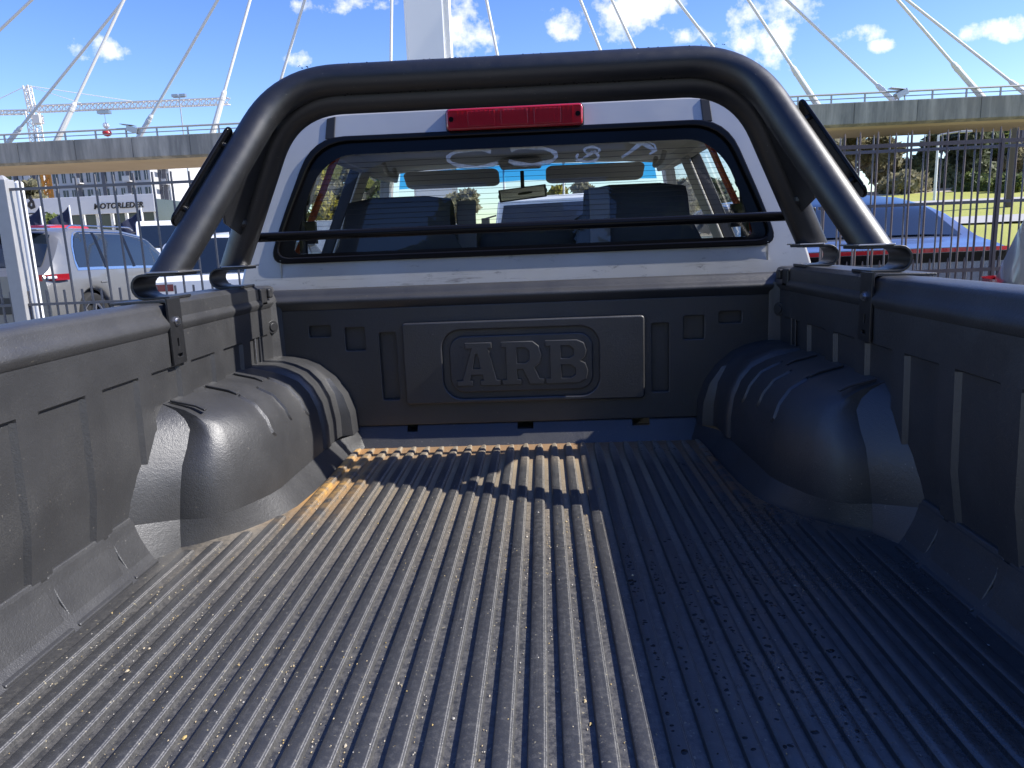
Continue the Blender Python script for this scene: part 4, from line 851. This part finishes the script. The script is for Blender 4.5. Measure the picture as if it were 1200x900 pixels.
def truck_cab(name, label, loc, rz, box_=True):
    t = thing(name, label, 'truck', loc, rz, 'vehicles parked around the truck')
    b = MB(); pr = [(0, .5), (0, 1.35), (.10, 1.45), (.42, 2.25), (.55, 2.33), (1.75, 2.33), (1.8, 2.25), (1.8, .5)]
    b.add([(-.95, y, z) for y, z in pr] + [(.95, y, z) for y, z in pr], [tuple(range(8)), tuple(range(15, 7, -1))] + [(i, (i + 1) % 8, 8 + (i + 1) % 8, 8 + i) for i in range(8)]); body = b.build('cab', 'paint_white', t, world=False, smooth=20, bevel=.05, seg=3)
    b = MB(); b.add([(-.84, .135, 1.5), (.84, .135, 1.5), (.80, .40, 2.18), (-.80, .40, 2.18), ], [(0, 1, 2, 3)]); 
    b2 = MB(); b2.add([(x, y - .035, z) for x, y, z in b.v], b.f); b2.build('windscreen', 'car_glass', body, world=False)
    for sg in (-1, 1):
        b = MB(); b.add([(sg * .957, .34, 1.45), (sg * .957, 1.3, 1.45), (sg * .957, 1.3, 2.15), (sg * .957, .58, 2.15)], [(0, 1, 2, 3)]); b.build('window', 'car_glass', body, world=False)
        b = MB(); b.box((sg * 1.12, .2, 1.75), (.16, .06, .42)); b.beam((sg * .93, .3, 2.0), (sg * 1.12, .2, 1.95), .03); b.build('mirror', 'black_trim', body, world=False, bevel=.02)
        b = MB(); b.box((sg * .72, -.01, .85), (.34, .06, .18)); b.build('headlight', 'clear_lens', body, world=False, bevel=.02)
        for y in (.75, 4.1): b = MB(); b.disc((sg * .85, y, .42), (1, 0, 0), .42, .24, 22); b.build('wheel', 'tyre', t, world=False, smooth=40, bevel=.03)
    b = MB(); b.beam((-.6, .09, 1.47), (.05, .14, 1.62), .02); b.beam((.05, .09, 1.47), (.6, .14, 1.62), .02); b.build('wiper', 'black_trim', body, world=False)
    b = MB(); b.box((0, -.01, 1.1), (1.5, .05, .22)); b.build('grille', 'black_trim', body, world=False, bevel=.02)
    b = MB(); b.box((0, 2.9, .62), (.8, 4.4, .2)); b.build('chassis', 'rubber', t, world=False)
    if box_: b = MB(); b.box((0, 3.6, 1.15), (1.9, 3.1, .75)); b.build('tray', 'paint_white', t, world=False, bevel=.03)
    return t
p = at(608, 255, Y=11.5)
truck_cab('parked_truck', 'white light truck facing the cab seen through the windscreen', (p.x + .35, 11.5, GZ), R(-18))
p = at(196, 280, Y=21)
truck_cab('parked_truck', 'white truck cab with open door gap left of the sports bar', (p.x + .3, 20.5, LOT), R(20))
p = at(222, 260, Y=17)
truck_cab('parked_truck', 'smaller looking white truck half hidden behind the sports bar left leg', (p.x + .5, 17.5, LOT), R(-28))

# ------------------------------------------------------------------ bridge
def bridge():
    D0 = 56.0; yr = D0 - 2.3 + CAM.y + 2.3
    t = thing('cable_bridge', 'long concrete cable stayed road bridge with white stays and a pale pylon', 'bridge', (0, yr + 10, GZ))
    zt = at(100, 163, Y=yr).z; zb = at(100, 187.5, Y=yr).z; zs = at(100, 199, Y=yr + 1.0).z
    b = MB(); n = 30
    prof = [(0, zb), (0, zt), (.35, zt), (.35, zt - .7), (6.1, zt - .7), (6.1, zt), (6.5, zt), (6.5, zb), (5.8, zb - .25), (.7, zb - .25)]
    b.grid([[(lerp(-150, 160, k / n), yr + y, z) for y, z in prof] for k in range(n + 1)], True); dk = b.build('deck', 'concrete', t, smooth=0)
    b = MB(); b.grid([[(lerp(-150, 160, k / n), yr + y, z) for y, z in ((.05, zb - .006), (.7, zb - .262), (5.8, zb - .262), (6.45, zb - .006))] for k in range(n + 1)]); b.build('soffit', 'soffit', dk, smooth=0)
    # joints between the parapet panels and the rail on top
    for k in range(36):
        b = MB(); x = -72 + k * 4.4; b.box((x, yr - .02, (zt + zb) / 2), (4.36, .06, (zt - zb) * .97)); b.build('parapet_panel', 'concrete', dk, smooth=0, bevel=.02)
    b = MB(); b.tube([(-150, yr + .2, zt + .62), (160, yr + .2, zt + .62)], .07, 8); b.tube([(-150, yr + 6.3, zt + .62), (160, yr + 6.3, zt + .62)], .07, 8); rl = b.build('handrail', 'galv', t)
    b = MB(); b.tube([(-150, yr + .2, zt + .30), (160, yr + .2, zt + .30)], .035, 8); b.build('handrail', 'galv', t)
    po = None
    for k in range(70):
        if po is None: b = MB(); b.box((0, 0, .3), (.10, .10, .6)); po = b.build('rail_post', 'galv', rl, world=False); o = po; base = Vector((0, yr + .2, zt)) - t.location; po.location = base + Vector((-80, 0, 0))
        else: o = dup(po, rl); o.location = base + Vector((-80 + k * 2.35, 0, 0))
    # pylon
    yp = yr + 3.2; xl = at(477, 0, Y=yp).x; xr_ = at(525, 0, Y=yp).x; zt2 = at(470, -900, Y=yp).z
    xc = (xl + xr_) / 2; wl = (xr_ - xl)
    b = MB(); b.grid([[(xc + a * wl / 2 * f, yp + c * wl * .6 * f, z) for a, c in ((-1, -.8), (-.86, -1), (.8, -1), (.8, 1), (-.86, 1), (-1, .8))] for z, f in ((GZ, 1.1), (zt, 1.04), (zt2, .9))], True); py = b.build('pylon', 'pylon', t, smooth=20)
    b = MB(); b.box((xc + wl * .46, yp, (zt2 + zt) / 2), (wl * .14, wl * .5, zt2 - zt)); b.build('pylon_edge', 'white_post', py)
    # stays: (deck photo point, point at the frame top) give each stay's two ends
    near = [((13, 163), (143, 3)), ((165, 157), (255, 0)), ((328, 97), (357, 0)), ((838, 58), (793, 0)), ((1044, 115), (922, 0)), ((1200, 108), (1063, 0)), ((745, 60), (717, 0)), ((0, 35), (37, 0))]
    far = [((68, 162), (145, 0)), ((249, 157), (293, 0)), ((957, 122), (877, 0)), ((1150, 113), (1052, 0)), ((583, 65), (570, 0)), ((458, 75), (459, 0)), ((704, 60), (680, 0))]
    for lst, yb in ((far, yr + .6), (near, yr + 6.0)):
        for (x1, y1), (x0, y0) in lst:
            s = (x1 - x0) / (y1 - y0) if y1 != y0 else 0
            # photo line continued down to the deck and up to the pylon axis
            yd = 0
            for yy in range(0, 260):
                if at(x1 + s * (yy - y1), yy, Y=yb).z < zt + .05: yd = yy; break
            B = at(x1 + s * (yd - y1), yd, Y=yb)
            if abs(s) < .12: T = at(x1 + s * (-700 - y1), -700, Y=yp)
            else:
                best = None
                for yy in range(-1500, -100, 5):
                    q = at(x1 + s * (yy - y1), yy, Y=yp)
                    if best is None or abs(q.x - xc) < best[0]: best = (abs(q.x - xc), q)
                T = best[1]
                if T.z > zt2: T = B.lerp(T, (zt2 - B.z) / (T.z - B.z))
            r = .108
            b = MB(); b.tube([B.lerp(T, k / 16) for k in range(17)], r, 16); st = b.build('stay_cable', 'cable', t, smooth=0)
            d = (T - B).normalized(); b = MB(); b.tube([B - d * .4, B + d * 3.1, B + d * 3.3], [.22, .19, .13], 10); b.tube([B + d * 2.6, B + d * 2.8], .215, 10); b.build('anchor_sleeve', 'cable', st, smooth=0)
    # floodlights on the parapet
    for px, py in ((156, 152), (1056, 110)):
        c = at(px, py, Y=yr + .3); b = MB(); b.box(c, (.85, .5, .42), Matrix.Rotation(R(18 if px < 600 else -25), 3, 'Y')); b.beam((c.x + .3, c.y, zt), (c.x + .2, c.y, c.z), .08); b.box(c + Vector((-.35, 0, .35)), (1.0, .6, .05), Matrix.Rotation(R(8), 3, 'Y')); b.build('floodlight', 'steel', t, bevel=.03)
    for x in (-95, 70): b = MB(); b.box((x, yp, (GZ + zb) / 2 - .2), (2, 4, zb - GZ - .2)); b.build('pier', 'concrete', t)
bridge()

# ------------------------------------------------------------------ crane, masts, flags, buildings
def crane():
    Y = 190; base = at(42, 240, Y=Y); t = thing('tower_crane', 'pale tower crane with a long lattice jib above the bridge', 'crane', (base.x, Y, 0))
    top = at(36, 100, Y=Y); jz = at(38, 131, Y=Y).z; x0 = at(38, 131, Y=Y).x; s = 2.2
    def lattice(a, c, wd, ht, n, nm, mat):
        b = MB(); a = Vector(a); c = Vector(c); d = (c - a) / n; ax_ = d.normalized(); sd = Vector((0, 1, 0)); up = ax_.cross(sd).normalized()
        pt = lambda i, k: a + d * i + (sd * wd * (-.5, .5, .5, -.5)[k] + up * ht * (-.5, -.5, .5, .5)[k])
        for k in range(4): b.beam(pt(0, k), pt(n, k), .22)
        for i in range(n):
            for k in range(4): b.beam(pt(i, k), pt(i + 1, (k + 1) % 4), .14); b.beam(pt(i, k), pt(i, (k + 1) % 4), .12)
        return b.build(nm, mat, t, smooth=0)
    zc = at(40, 160, Y=Y).z
    lattice((x0, Y, 0), (x0, Y, zc - 6), s, s, 22, 'lower_mast', 'orange'); lattice((x0, Y, zc - 6), (x0, Y, jz), s, s, 8, 'upper_mast', 'crane_white')
    lattice((x0, Y, jz), (x0 - .4, Y, top.z), 1.3, 1.3, 4, 'apex', 'crane_white')
    je = at(270, 131, Y=Y); lattice((x0 + 1, Y, jz + .6), (je.x, Y, jz + .2), 1.3, 1.5, 34, 'jib', 'crane_white'); lattice((x0 - 1, Y, jz), (x0 - 17, Y, jz + .4), 1.3, .9, 9, 'counter_jib', 'crane_white')
    b = MB(); b.box((x0 - 15, Y, jz - .2), (5, 1.8, 2.2)); b.build('counterweight', 'pylon', t); b = MB(); b.box((x0 + 1.6, Y - .6, jz - 2.0), (1.9, 1.8, 2.2)); b.build('operator_cabin', 'crane_white', t, bevel=.1)
    b = MB(); b.tube([(x0 - .4, Y, top.z), (lerp(x0, je.x, .55), Y, jz + 1)], .09, 6); b.tube([(x0 - .4, Y, top.z), (x0 - 15, Y, jz + 1)], .09, 6); b.tube([(x0 - .4, Y, top.z), (lerp(x0, je.x, .28), Y, jz + 1)], .09, 6); b.build('tie_rods', 'crane_white', t)
    hx = at(122, 131, Y=Y).x; b = MB(); b.tube([(hx, Y, jz - .5), (hx + .3, Y, jz - 16)], .07, 6); b.box((hx, Y, jz - 1.0), (3, 1.5, .7)); b.build('trolley', 'steel', t)
    b = MB(); b.ball((hx, Y, jz - 6.0), 1.15, 12, (1, 1, .8)); hk = b.build('hook_block', 'paint_red', t); b = MB(); b.ball((hx, Y, jz - 4.2), .8, 10); b.build('hook_sheave', 'pylon', hk)
    tp = at(50, 197, Y=Y - 30); 
crane()
def lattice_mast():
    Y = 150; a = at(53, 185, Y=Y); c = at(60, 222, Y=Y); t = thing('crane_mast', 'orange lattice crane mast rising in front of the apartment block', 'crane', (c.x, Y, 0))
    b = MB(); s = 1.9
    for i, (dx, dy) in enumerate(((-1, -1), (1, -1), (1, 1), (-1, 1))): b.beam((c.x + dx * s / 2, Y + dy * s / 2, 0), (c.x + dx * s / 2, Y + dy * s / 2, a.z), .42)
    b.build('mast_legs', 'orange', t, smooth=0); b = MB(); z = 0; k = 0
    while z < a.z: b.beam((c.x - s / 2, Y - s / 2, z), (c.x + s / 2, Y - s / 2, z + 2), .3); b.beam((c.x + s / 2, Y + s / 2, z), (c.x - s / 2, Y + s / 2, z + 2), .3); b.beam((c.x - s / 2, Y - s / 2, z), (c.x + s / 2, Y - s / 2, z), .3); z += 2
    b.build('mast_braces', 'orange', t, smooth=0)
lattice_mast()
def lamp_post(px, pyt, Y, r, label, mat, head):
    tp = at(px, pyt, Y=Y); t = thing('lamp_post', label, 'lamp post', (tp.x, Y, LOT), group=None)
    b = MB(); b.tube([(tp.x, Y, LOT - 1), (tp.x, Y, tp.z)], [r, r * .6], 10); b.build('pole', mat, t)
    b = MB()
    if head == 'flood':
        for k in (-1, 1): b.box((tp.x + k * .5, Y, tp.z + .2), (.8, .5, .35))
        b.box((tp.x, Y, tp.z), (1.5, .15, .12))
    else: b.tube(arcpath([(tp.x, Y, tp.z - .3), (tp.x, Y, tp.z), (tp.x + 1.1, Y - .2, tp.z + .1)], .4), r * .5, 8); b.box((tp.x + 1.3, Y - .2, tp.z + .08), (.6, .22, .12))
    b.build('lamp_head', 'steel' if head == 'flood' else 'galv', t, bevel=.03)
lamp_post(210, 114, 95, .13, 'tall thin floodlight mast standing behind the bridge on the left', 'steel', 'flood')
lamp_post(1100, 158, 40, .10, 'slim white lamp post on the lawn before the dark trees', 'white_post', 'arm')
lamp_post(590, 195, 30, .08, 'white lamp post seen through the windscreen behind the white truck', 'white_post', 'arm')
lamp_post(660, 190, 34, .08, 'white lamp post seen through the windscreen before the far trees', 'white_post', 'arm')
def utility_pole():
    a = at(1190, 150, Y=30); b = MB(); b.tube([(a.x, 30, 0), (a.x, 30, a.z)], [.16, .12], 10); tag(b.build('utility_pole', 'bark', smooth=60), 'weathered brown timber pole at the right edge of the lawn', 'pole')
utility_pole()
def flag(px, py, label):
    Y = 24; a = at(px, py, Y=Y); t = thing('flag', label, 'flag', (a.x, Y, LOT), group=None)
    b = MB(); b.tube([(a.x, Y, LOT), (a.x, Y, a.z + .25)], .03, 8); b.build('flagpole', 'white_post', t)
    rows = [[(a.x - .04 - .75 * u_ , Y + .10 * math.sin(u_ * 5 + w_ * 2) , a.z + .2 - w_ * .95 - u_ * .5) for u_ in [k / 6 for k in range(7)]] for w_ in [k / 5 for k in range(6)]]
    b = MB(); b.grid(rows); c = b.build('cloth', 'flag_dark', t, smooth=80); s = c.modifiers.new('s', 'SOLIDIFY'); s.thickness = .012
flag(48, 250, 'dark drooping flag on a pole left of the red car'); flag(82, 249, 'dark drooping flag on a pole above the red car'); flag(166, 252, 'dark flag on a pole beside the silver utility cabin')
def dealer():
    Y = 70; a = at(20, 233, Y=Y); c = at(184, 251, Y=Y); z1 = (a.z + at(184, 228, Y=Y).z) / 2; z0 = (c.z + at(20, 252, Y=Y).z) / 2
    t = thing('dealer_building', 'low dealer building with a long pale blue grey sign band', 'building', ((a.x + c.x) / 2, Y, LOT))
    xm = (a.x + c.x) / 2; b = MB(); b.box((xm, Y + 6, (LOT + z1 - .4) / 2), (c.x - a.x - .6, 11, z1 - .4 - LOT)); wl = b.build('wall', 'window_dark', t)
    b = MB(); b.box((xm, Y, (z0 + z1) / 2), (c.x - a.x, .5, z1 - z0)); fs_ = b.build('sign_band', 'fascia', t, bevel=.02)
    n = 9
    for k in range(n + 1): b = MB(); x = lerp(a.x + .3, c.x - .3, k / n); b.box((x, Y + .35, (LOT + z0) / 2), (.22, .3, z0 - LOT)); b.build('mullion', 'fascia', t)
    p0 = at(112, 242, Y=Y); p1 = at(170, 242, Y=Y); vs, fs = text2d('MOTORLEDER', 1.0, .08, 0, .022, .22, 1.05); xs = [v_[0] for v_ in vs]; s = (p1.x - p0.x) / (max(xs) - min(xs)); zz = (z0 + z1) / 2 - .38
    b = MB(); b.add([(p0.x + (x - min(xs)) * s, Y - .26 - z, zz + y * s * 1.0) for x, y, z in vs], fs); b.build('lettering', 'sign_dark', fs_, smooth=0)
    q = at(39, 238, Y=Y); b = MB(); vs, fs = shape2d([[(-.42, -.3), (-.1, -.62), (.35, -.45), (.30, .1), (.05, .62), (-.25, .5), (-.08, .2), (-.30, .05)], [(-.15, -.25), (.05, -.35), (.12, -.05), (-.05, .05)]], .06, 0); b.add([(q.x + x, Y - .26 - w_, q.z + z) for x, z, w_ in vs], fs); b.build('emblem', 'sign_dark', fs_, smooth=0)
    b = MB(); b.box((q.x + .2, Y - .27, q.z - 1.0), (2.6, .03, .12)); b.build('small_lettering', 'sign_dark', fs_, smooth=0)
dealer()
def tower(name, label, px0, px1, Y, pyt, mat, cols, rows_, zb=0.0, wc='window_dark', dep=14):
    x0 = at(px0, 220, Y=Y).x; x1 = at(px1, 220, Y=Y).x; z1 = at((px0 + px1) / 2, pyt, Y=Y).z; fh = 3.1
    t = thing(name, label, 'building', ((x0 + x1) / 2, Y + dep / 2, 0), group='apartment blocks behind the bridge')
    b = MB(); b.box(((x0 + x1) / 2, Y + dep / 2, z1 / 2), (x1 - x0, dep, z1)); wl = b.build('wall', mat, t, smooth=0)
    wd = (x1 - x0) / cols; first = None
    nf = int(z1 / fh)
    for r in range(nf):
        z = z1 - fh * (r + .5)
        if z < zb: break
        for c in range(cols):
            x = x0 + wd * (c + .5); kind = (c * 7 + r * 3) % 5
            b = MB(); ww = wd * (.42 if kind < 3 else .62); b.box((x, Y - .02, z), (ww, .10, fh * .58)); w_ = b.build('window', wc, wl, smooth=0)
            b = MB(); b.box((x + ww * .1, Y - .085, z), (.09, .03, fh * .58)); b.build('frame', mat, wl, smooth=0)
            if kind in (1, 4) and c % 2: b = MB(); b.box((x, Y - .75, z - fh * .36), (wd * .85, 1.4, .18)); b.box((x, Y - 1.42, z - fh * .20), (wd * .85, .06, .85)); b.build('balcony', 'apt_white' if mat != 'apt_white' else 'apt_grey', wl, smooth=0)
        b = MB(); b.box(((x0 + x1) / 2, Y - .06, z - fh * .47), (x1 - x0 + .1, .14, .20)); b.build('floor_band', 'apt_white', wl, smooth=0)
    for k in range(1, 4): b = MB(); x = lerp(x0, x1, k / 4 + .03); b.box((x, Y - .10, z1 / 2), (.7, .22, z1)); b.build('dark_strip', 'apt_dark', wl, smooth=0)
    b = MB(); b.box(((x0 + x1) / 2, Y + dep / 2, z1 + .35), (x1 - x0 + .4, dep + .4, .7)); b.build('roof', 'apt_grey', t, smooth=0)
tower('apartment_block', 'grey apartment block with dark strips behind the dealer sign', 62, 178, 135, 176, 'apt_grey', 12, 9, 6)
tower('apartment_block', 'white apartment block with balconies right of the grey block', 176, 200, 138, 179, 'apt_white', 4, 9, 6)
tower('apartment_block', 'brown grey block far left partly behind trees', 8, 52, 150, 178, 'apt_grey', 5, 9, 8)
tower('apartment_block', 'small distant grey tower showing beside the sports bar leg', 226, 262, 170, 182, 'apt_grey', 4, 9, 8)
tower('apartment_block', 'dark office block at the right edge above the trees', 1168, 1260, 118, 148, 'apt_dark', 8, 6, 9, 'car_glass')

# ------------------------------------------------------------------ trees
def leaf_cloud(blobs, nleaf, size):
    vs = []; fs = []
    w_ = np.array([b[3] ** 2 for b in blobs]); w_ = w_ / w_.sum()
    idx = nrs.choice(len(blobs), nleaf, p=w_)
    for i in idx:
        cx, cy_, cz, r = blobs[i]; d = nrs.normal(size=3); d /= np.linalg.norm(d); rr = r * (nrs.uniform(.35, 1.0) ** .5); c = np.array((cx, cy_, cz)) + d * rr * np.array((1, 1, .8))
        a = nrs.normal(size=3); a /= np.linalg.norm(a); b_ = np.cross(a, d + .3 * nrs.normal(size=3)); b_ /= np.linalg.norm(b_) + 1e-9; s = size * nrs.uniform(.6, 1.4)
        k = len(vs); vs += [tuple(c + a * s), tuple(c + b_ * s * .5), tuple(c - a * s), tuple(c - b_ * s * .5)]; fs.append((k, k + 1, k + 2, k + 3))
    return vs, fs
def tree(x, y, z, h, wd, label, mat, nleaf=2600, size=.22, trunk=.3, kind='round', group='trees around the lot', name='tree'):
    t = thing(name, label, 'tree', (x, y, z), group=group)
    th = h * trunk; b = MB(); lean = nrs.uniform(-.05, .05); r0 = h * .022
    b.tube([(0, 0, -.3), (lean * th, 0, th * .5), (lean * 2 * th, .1, th), (lean * 2 * th, .1, h * .75)], [r0 * 1.3, r0, r0 * .8, r0 * .3], 8)
    blobs = []
    nb = 16 if kind != 'cone' else 18
    for k in range(nb):
        f = k / (nb - 1)
        if kind == 'round': a = nrs.uniform(0, 6.28); rr = wd * .5 * nrs.uniform(.15, .75); zz = th + (h - th) * nrs.uniform(.12, .9); rr *= 1.1 - .6 * abs((zz - th) / (h - th) - .4); br = wd * nrs.uniform(.13, .24)
        elif kind == 'umbrella': a = nrs.uniform(0, 6.28); rr = wd * .5 * math.sqrt(nrs.uniform(0, .8)); zz = h * nrs.uniform(.62, .92) - rr * .18; br = wd * nrs.uniform(.10, .19)
        elif kind == 'cone': a = nrs.uniform(0, 6.28); zz = th + (h - th) * f * .95; rr = wd * .5 * (1 - f) * nrs.uniform(.3, .8); br = wd * .24 * (1.05 - f) + .15
        c = (rr * math.cos(a), rr * math.sin(a), zz); blobs.append((*c, br)); b.tube([(lean * 2 * th, .05, min(zz * .8, max(th * .8, zz - br * 1.5))), c], [r0 * .45, r0 * .12], 5)
    b.build('trunk', 'bark', t, world=False, smooth=50)
    vs, fs = leaf_cloud(blobs, nleaf, size); me = bpy.data.meshes.new('crown'); me.from_pydata(vs, [], fs); o = link('crown', me, mat, t, 0)
    return t
def tree_at(px, py_base, py_top, wpx, Y, label, mat, **k):
    b = at(px, py_base, Y=Y); tp = at(px, py_top, Y=Y); s = (Y - CAM.y) / FPX
    return tree(b.x, Y, b.z, tp.z - b.z, wpx * s, label, mat, **k)
tree_at(1000, 228, 156, 70, 62, 'broad olive pine with spreading crown nearest the sports bar on the right', 'leaf_olive', kind='umbrella', nleaf=5200, size=.42)
tree_at(965, 228, 170, 60, 70, 'olive tree mostly hidden behind the right leg of the sports bar', 'leaf_olive', nleaf=3600, size=.42)
tree_at(1042, 228, 165, 60, 66, 'rounded olive green tree behind the pickets', 'leaf_olive', nleaf=4200, size=.42)
tree_at(1085, 228, 160, 66, 60, 'dark conifer with drooping boughs left of the lamp post', 'leaf_dark', kind='cone', nleaf=5200, size=.42, trunk=.1)
tree_at(1125, 228, 152, 70, 64, 'tall dark evergreen right of the lamp post', 'leaf_dark', nleaf=5600, size=.45, trunk=.15)
tree_at(1160, 228, 150, 60, 68, 'mid green leafy tree in front of the dark office block', 'leaf_green', nleaf=4600, size=.42, trunk=.2)
tree_at(1205, 230, 160, 66, 66, 'grey green tree beside the timber pole', 'leaf_olive', nleaf=4400, size=.42, trunk=.2)
tree_at(1140, 234, 205, 44, 50, 'low rounded shrub on the edge of the lawn', 'leaf_green', nleaf=2600, size=.28, trunk=.08, name='shrub')
tree_at(1184, 231, 208, 34, 47, 'small bright shrub by the timber pole', 'leaf_green', nleaf=2000, size=.26, trunk=.08, name='shrub')
tree_at(1060, 232, 205, 60, 52, 'low olive shrub under the conifer', 'leaf_olive', nleaf=2600, size=.28, trunk=.08, name='shrub')
tree_at(8, 252, 200, 44, 84, 'dark pine at the left edge behind the white bollard', 'leaf_dark', nleaf=4600, size=.42, trunk=.15)
tree_at(38, 252, 212, 40, 88, 'olive tree below the orange crane mast', 'leaf_olive', nleaf=3600, size=.4, trunk=.15)
for px, w_, lb in ((30, 40, 'yellow green hedge bush behind the silver SUV roof'), (58, 34, 'yellow green hedge bush between the two left flags')):
    tree_at(px, 285, 254, w_, 33, lb, 'leaf_green', nleaf=1600, size=.2, trunk=.06, name='shrub')
tree_at(372, 285, 195, 44, 26, 'yellow leaved young tree seen through the left cab window', 'leaf_yellow', nleaf=2600, size=.16, trunk=.2)
tree_at(404, 285, 178, 56, 34, 'pale olive tree seen through the left cab window', 'leaf_olive', nleaf=3400, size=.24, trunk=.2)
tree_at(447, 285, 190, 50, 38, 'green tree seen past the left front seat', 'leaf_green', nleaf=2600, size=.26, trunk=.2)
for px, yy, tp_, lb in ((650, 36, 222, 'sunlit yellow green tree seen through the windscreen beside the mirror'), (690, 39, 216, 'olive tree seen through the windscreen above the grey hatchback'), (725, 42, 221, 'low olive tree seen at the right end of the windscreen'), (540, 46, 226, 'distant green tree seen at the left end of the windscreen')):
    tree_at(px, 262, tp_, 46, yy, lb, 'leaf_yellow' if px == 650 else 'leaf_olive', nleaf=2600, size=.26, trunk=.1)
for px, yy, lb in ((800, 34, 'grey green tree seen through the right cab window'), (838, 37, 'dark bushy tree low in the right cab window')):
    tree_at(px, 262, 214, 50, yy, lb, 'leaf_olive' if px == 800 else 'leaf_dark', nleaf=2600, size=.26, trunk=.12)
def low_wall():
    a = at(340, 262, Y=12); c = at(470, 262, Y=12); t = thing('low_wall', 'low white boarded wall seen through the left cab window', 'wall', ((a.x + c.x) / 2, 12, LOT))
    n = 5; hh = (a.z + .04 - LOT) / n
    for k in range(n): b = MB(); b.box(((a.x + c.x) / 2, 12, LOT + hh * (k + .5)), (c.x - a.x, .06, hh - .02)); b.build('board', 'white_post', t, bevel=.008)
    for x in (a.x, (a.x + c.x) / 2, c.x): b = MB(); b.box((x, 12.08, LOT + (a.z - LOT) / 2 + .05), (.09, .09, a.z - LOT + .1)); b.build('post', 'white_post', t)
low_wall()
# trees behind the camera (they only show as reflections in the rear window)
for x, y, h in ((-8, -17, 10), (-2.2, -18, 9), (4, -17, 10.5), (10.5, -19, 9.5)):
    tree(x, y, GZ, h, 7.5, 'bushy green tree behind the photographer, mirrored in the rear window', 'leaf_green', nleaf=4200, size=.36, trunk=.12, group='trees mirrored in the rear window')

# ------------------------------------------------------------------ litter and water on the load bed
def rib_top(x): 
    d = (x + .0225) % .045 - .0225; return .0098 if -.012 < d < .008 else .0005
def debris():
    vs = []; fs = []
    for k in range(4200):
        x = nrs.uniform(-.74, .74); y = -1.50 + 1.47 * nrs.uniform(0, 1)
        if x > .15 and nrs.rand() < .72: continue
        if y > floor_front(x) - .01: continue
        if math.sin(x * 9 + 2 * math.sin(y * 5)) + math.sin(y * 7 + x * 4) + nrs.uniform(-1.6, 1.6) < -.4: continue
        g = nrs.rand() < .62
        if g: x = round(x / .045) * .045 + .0185 + nrs.uniform(-.004, .004)
        z = rib_top(x) + .0006; s = nrs.uniform(.0005, .0016) * (2.2 if nrs.rand() < .05 else 1); a = nrs.uniform(0, 6.28); n = 5; k0 = len(vs)
        q = [(x + math.cos(a + 6.28 * i / n) * s * nrs.uniform(.6, 1.2), y + math.sin(a + 6.28 * i / n) * s * nrs.uniform(.8, 1.9), z) for i in range(n)]
        vs += q + [(p[0] * .4 + x * .6, p[1] * .4 + y * .6, z + s * .45) for p in q]; fs += [(k0 + i, k0 + (i + 1) % n, k0 + n + (i + 1) % n, k0 + n + i) for i in range(n)] + [tuple(k0 + n + i for i in range(n))]
    me = bpy.data.meshes.new('dirt_flakes'); me.from_pydata(vs, [], fs)
    a = Mat('flake'); rn = a.n('ShaderNodeTexNoise'); rn.inputs['Scale'].default_value = 45; a.l(a.coord(), rn.inputs['Vector']); f = a.ramp(rn.outputs['Fac'], .38, .62)
    a.set(a.mix(f, (0.40, 0.38, 0.34), (0.42, 0.30, 0.11)), .9); MATS['flake'] = a.m
    o = link('dirt_flakes', me, 'flake', None, 0); tag(o, 'pale and yellowish grit scattered over the ribbed bed floor', 'grit', kind='stuff')
debris()
def water():
    a = Mat('water'); a.set((0.01, 0.012, 0.015), 0.03, 0, 0.6); a.b.inputs['Transmission Weight'].default_value = .55; a.b.inputs['IOR'].default_value = 1.33; MATS['water'] = a.m
    def drop(b, c, n, r, h):
        n = Vector(n).normalized(); t = n.orthogonal().normalized(); s = n.cross(t); rows = []; ph = nrs.uniform(0, 6.28); seg = 9
        for f, g in ((1, 0), (.93, .45), (.65, .85), (.02, 1)): rows.append([Vector(c) + (t * math.cos(6.28 * k / seg) + s * math.sin(6.28 * k / seg)) * r * f * (1 + .22 * math.sin(2 * 6.28 * k / seg + ph)) + n * h * g for k in range(seg)])
        b.grid(rows, True)
    b = MB()
    for k in range(420):
        lane = nrs.choice([.315, .36, .405, .45, .27, .495, .225]); x = lane - .003 + nrs.normal() * .0032; y = nrs.choice([-1.22, -1.05, -.98, -1.35]) + nrs.normal() * .10
        if y < -1.5 or y > floor_front(x) - .05: continue
        drop(b, (x, y, .0092), (0, 0, 1), nrs.uniform(.0012, .0042) * (1.6 if nrs.rand() < .1 else 1), nrs.uniform(.0008, .0017))
    o = b.build('water_drops', 'water', None, smooth=60); tag(o, 'clear water beads on the shaded ribs at the right of the bed', 'water drops', kind='stuff')
    b = MB()
    for k in range(150):
        x = nrs.uniform(-.56, .56); an = R(nrs.choice([nrs.uniform(60, 120), nrs.uniform(-110, -70)])) ; r = .0392; n = (0, -math.cos(an), math.sin(an)); drop(b, (x, -.275 + n[1] * r * .99, 1.078 + n[2] * r * .99), n, nrs.uniform(.0012, .003), nrs.uniform(.001, .002))
    o = b.build('water_drops', 'water', None, smooth=60); tag(o, 'tiny water beads along the top tube of the sports bar', 'water drops', kind='stuff')
water()
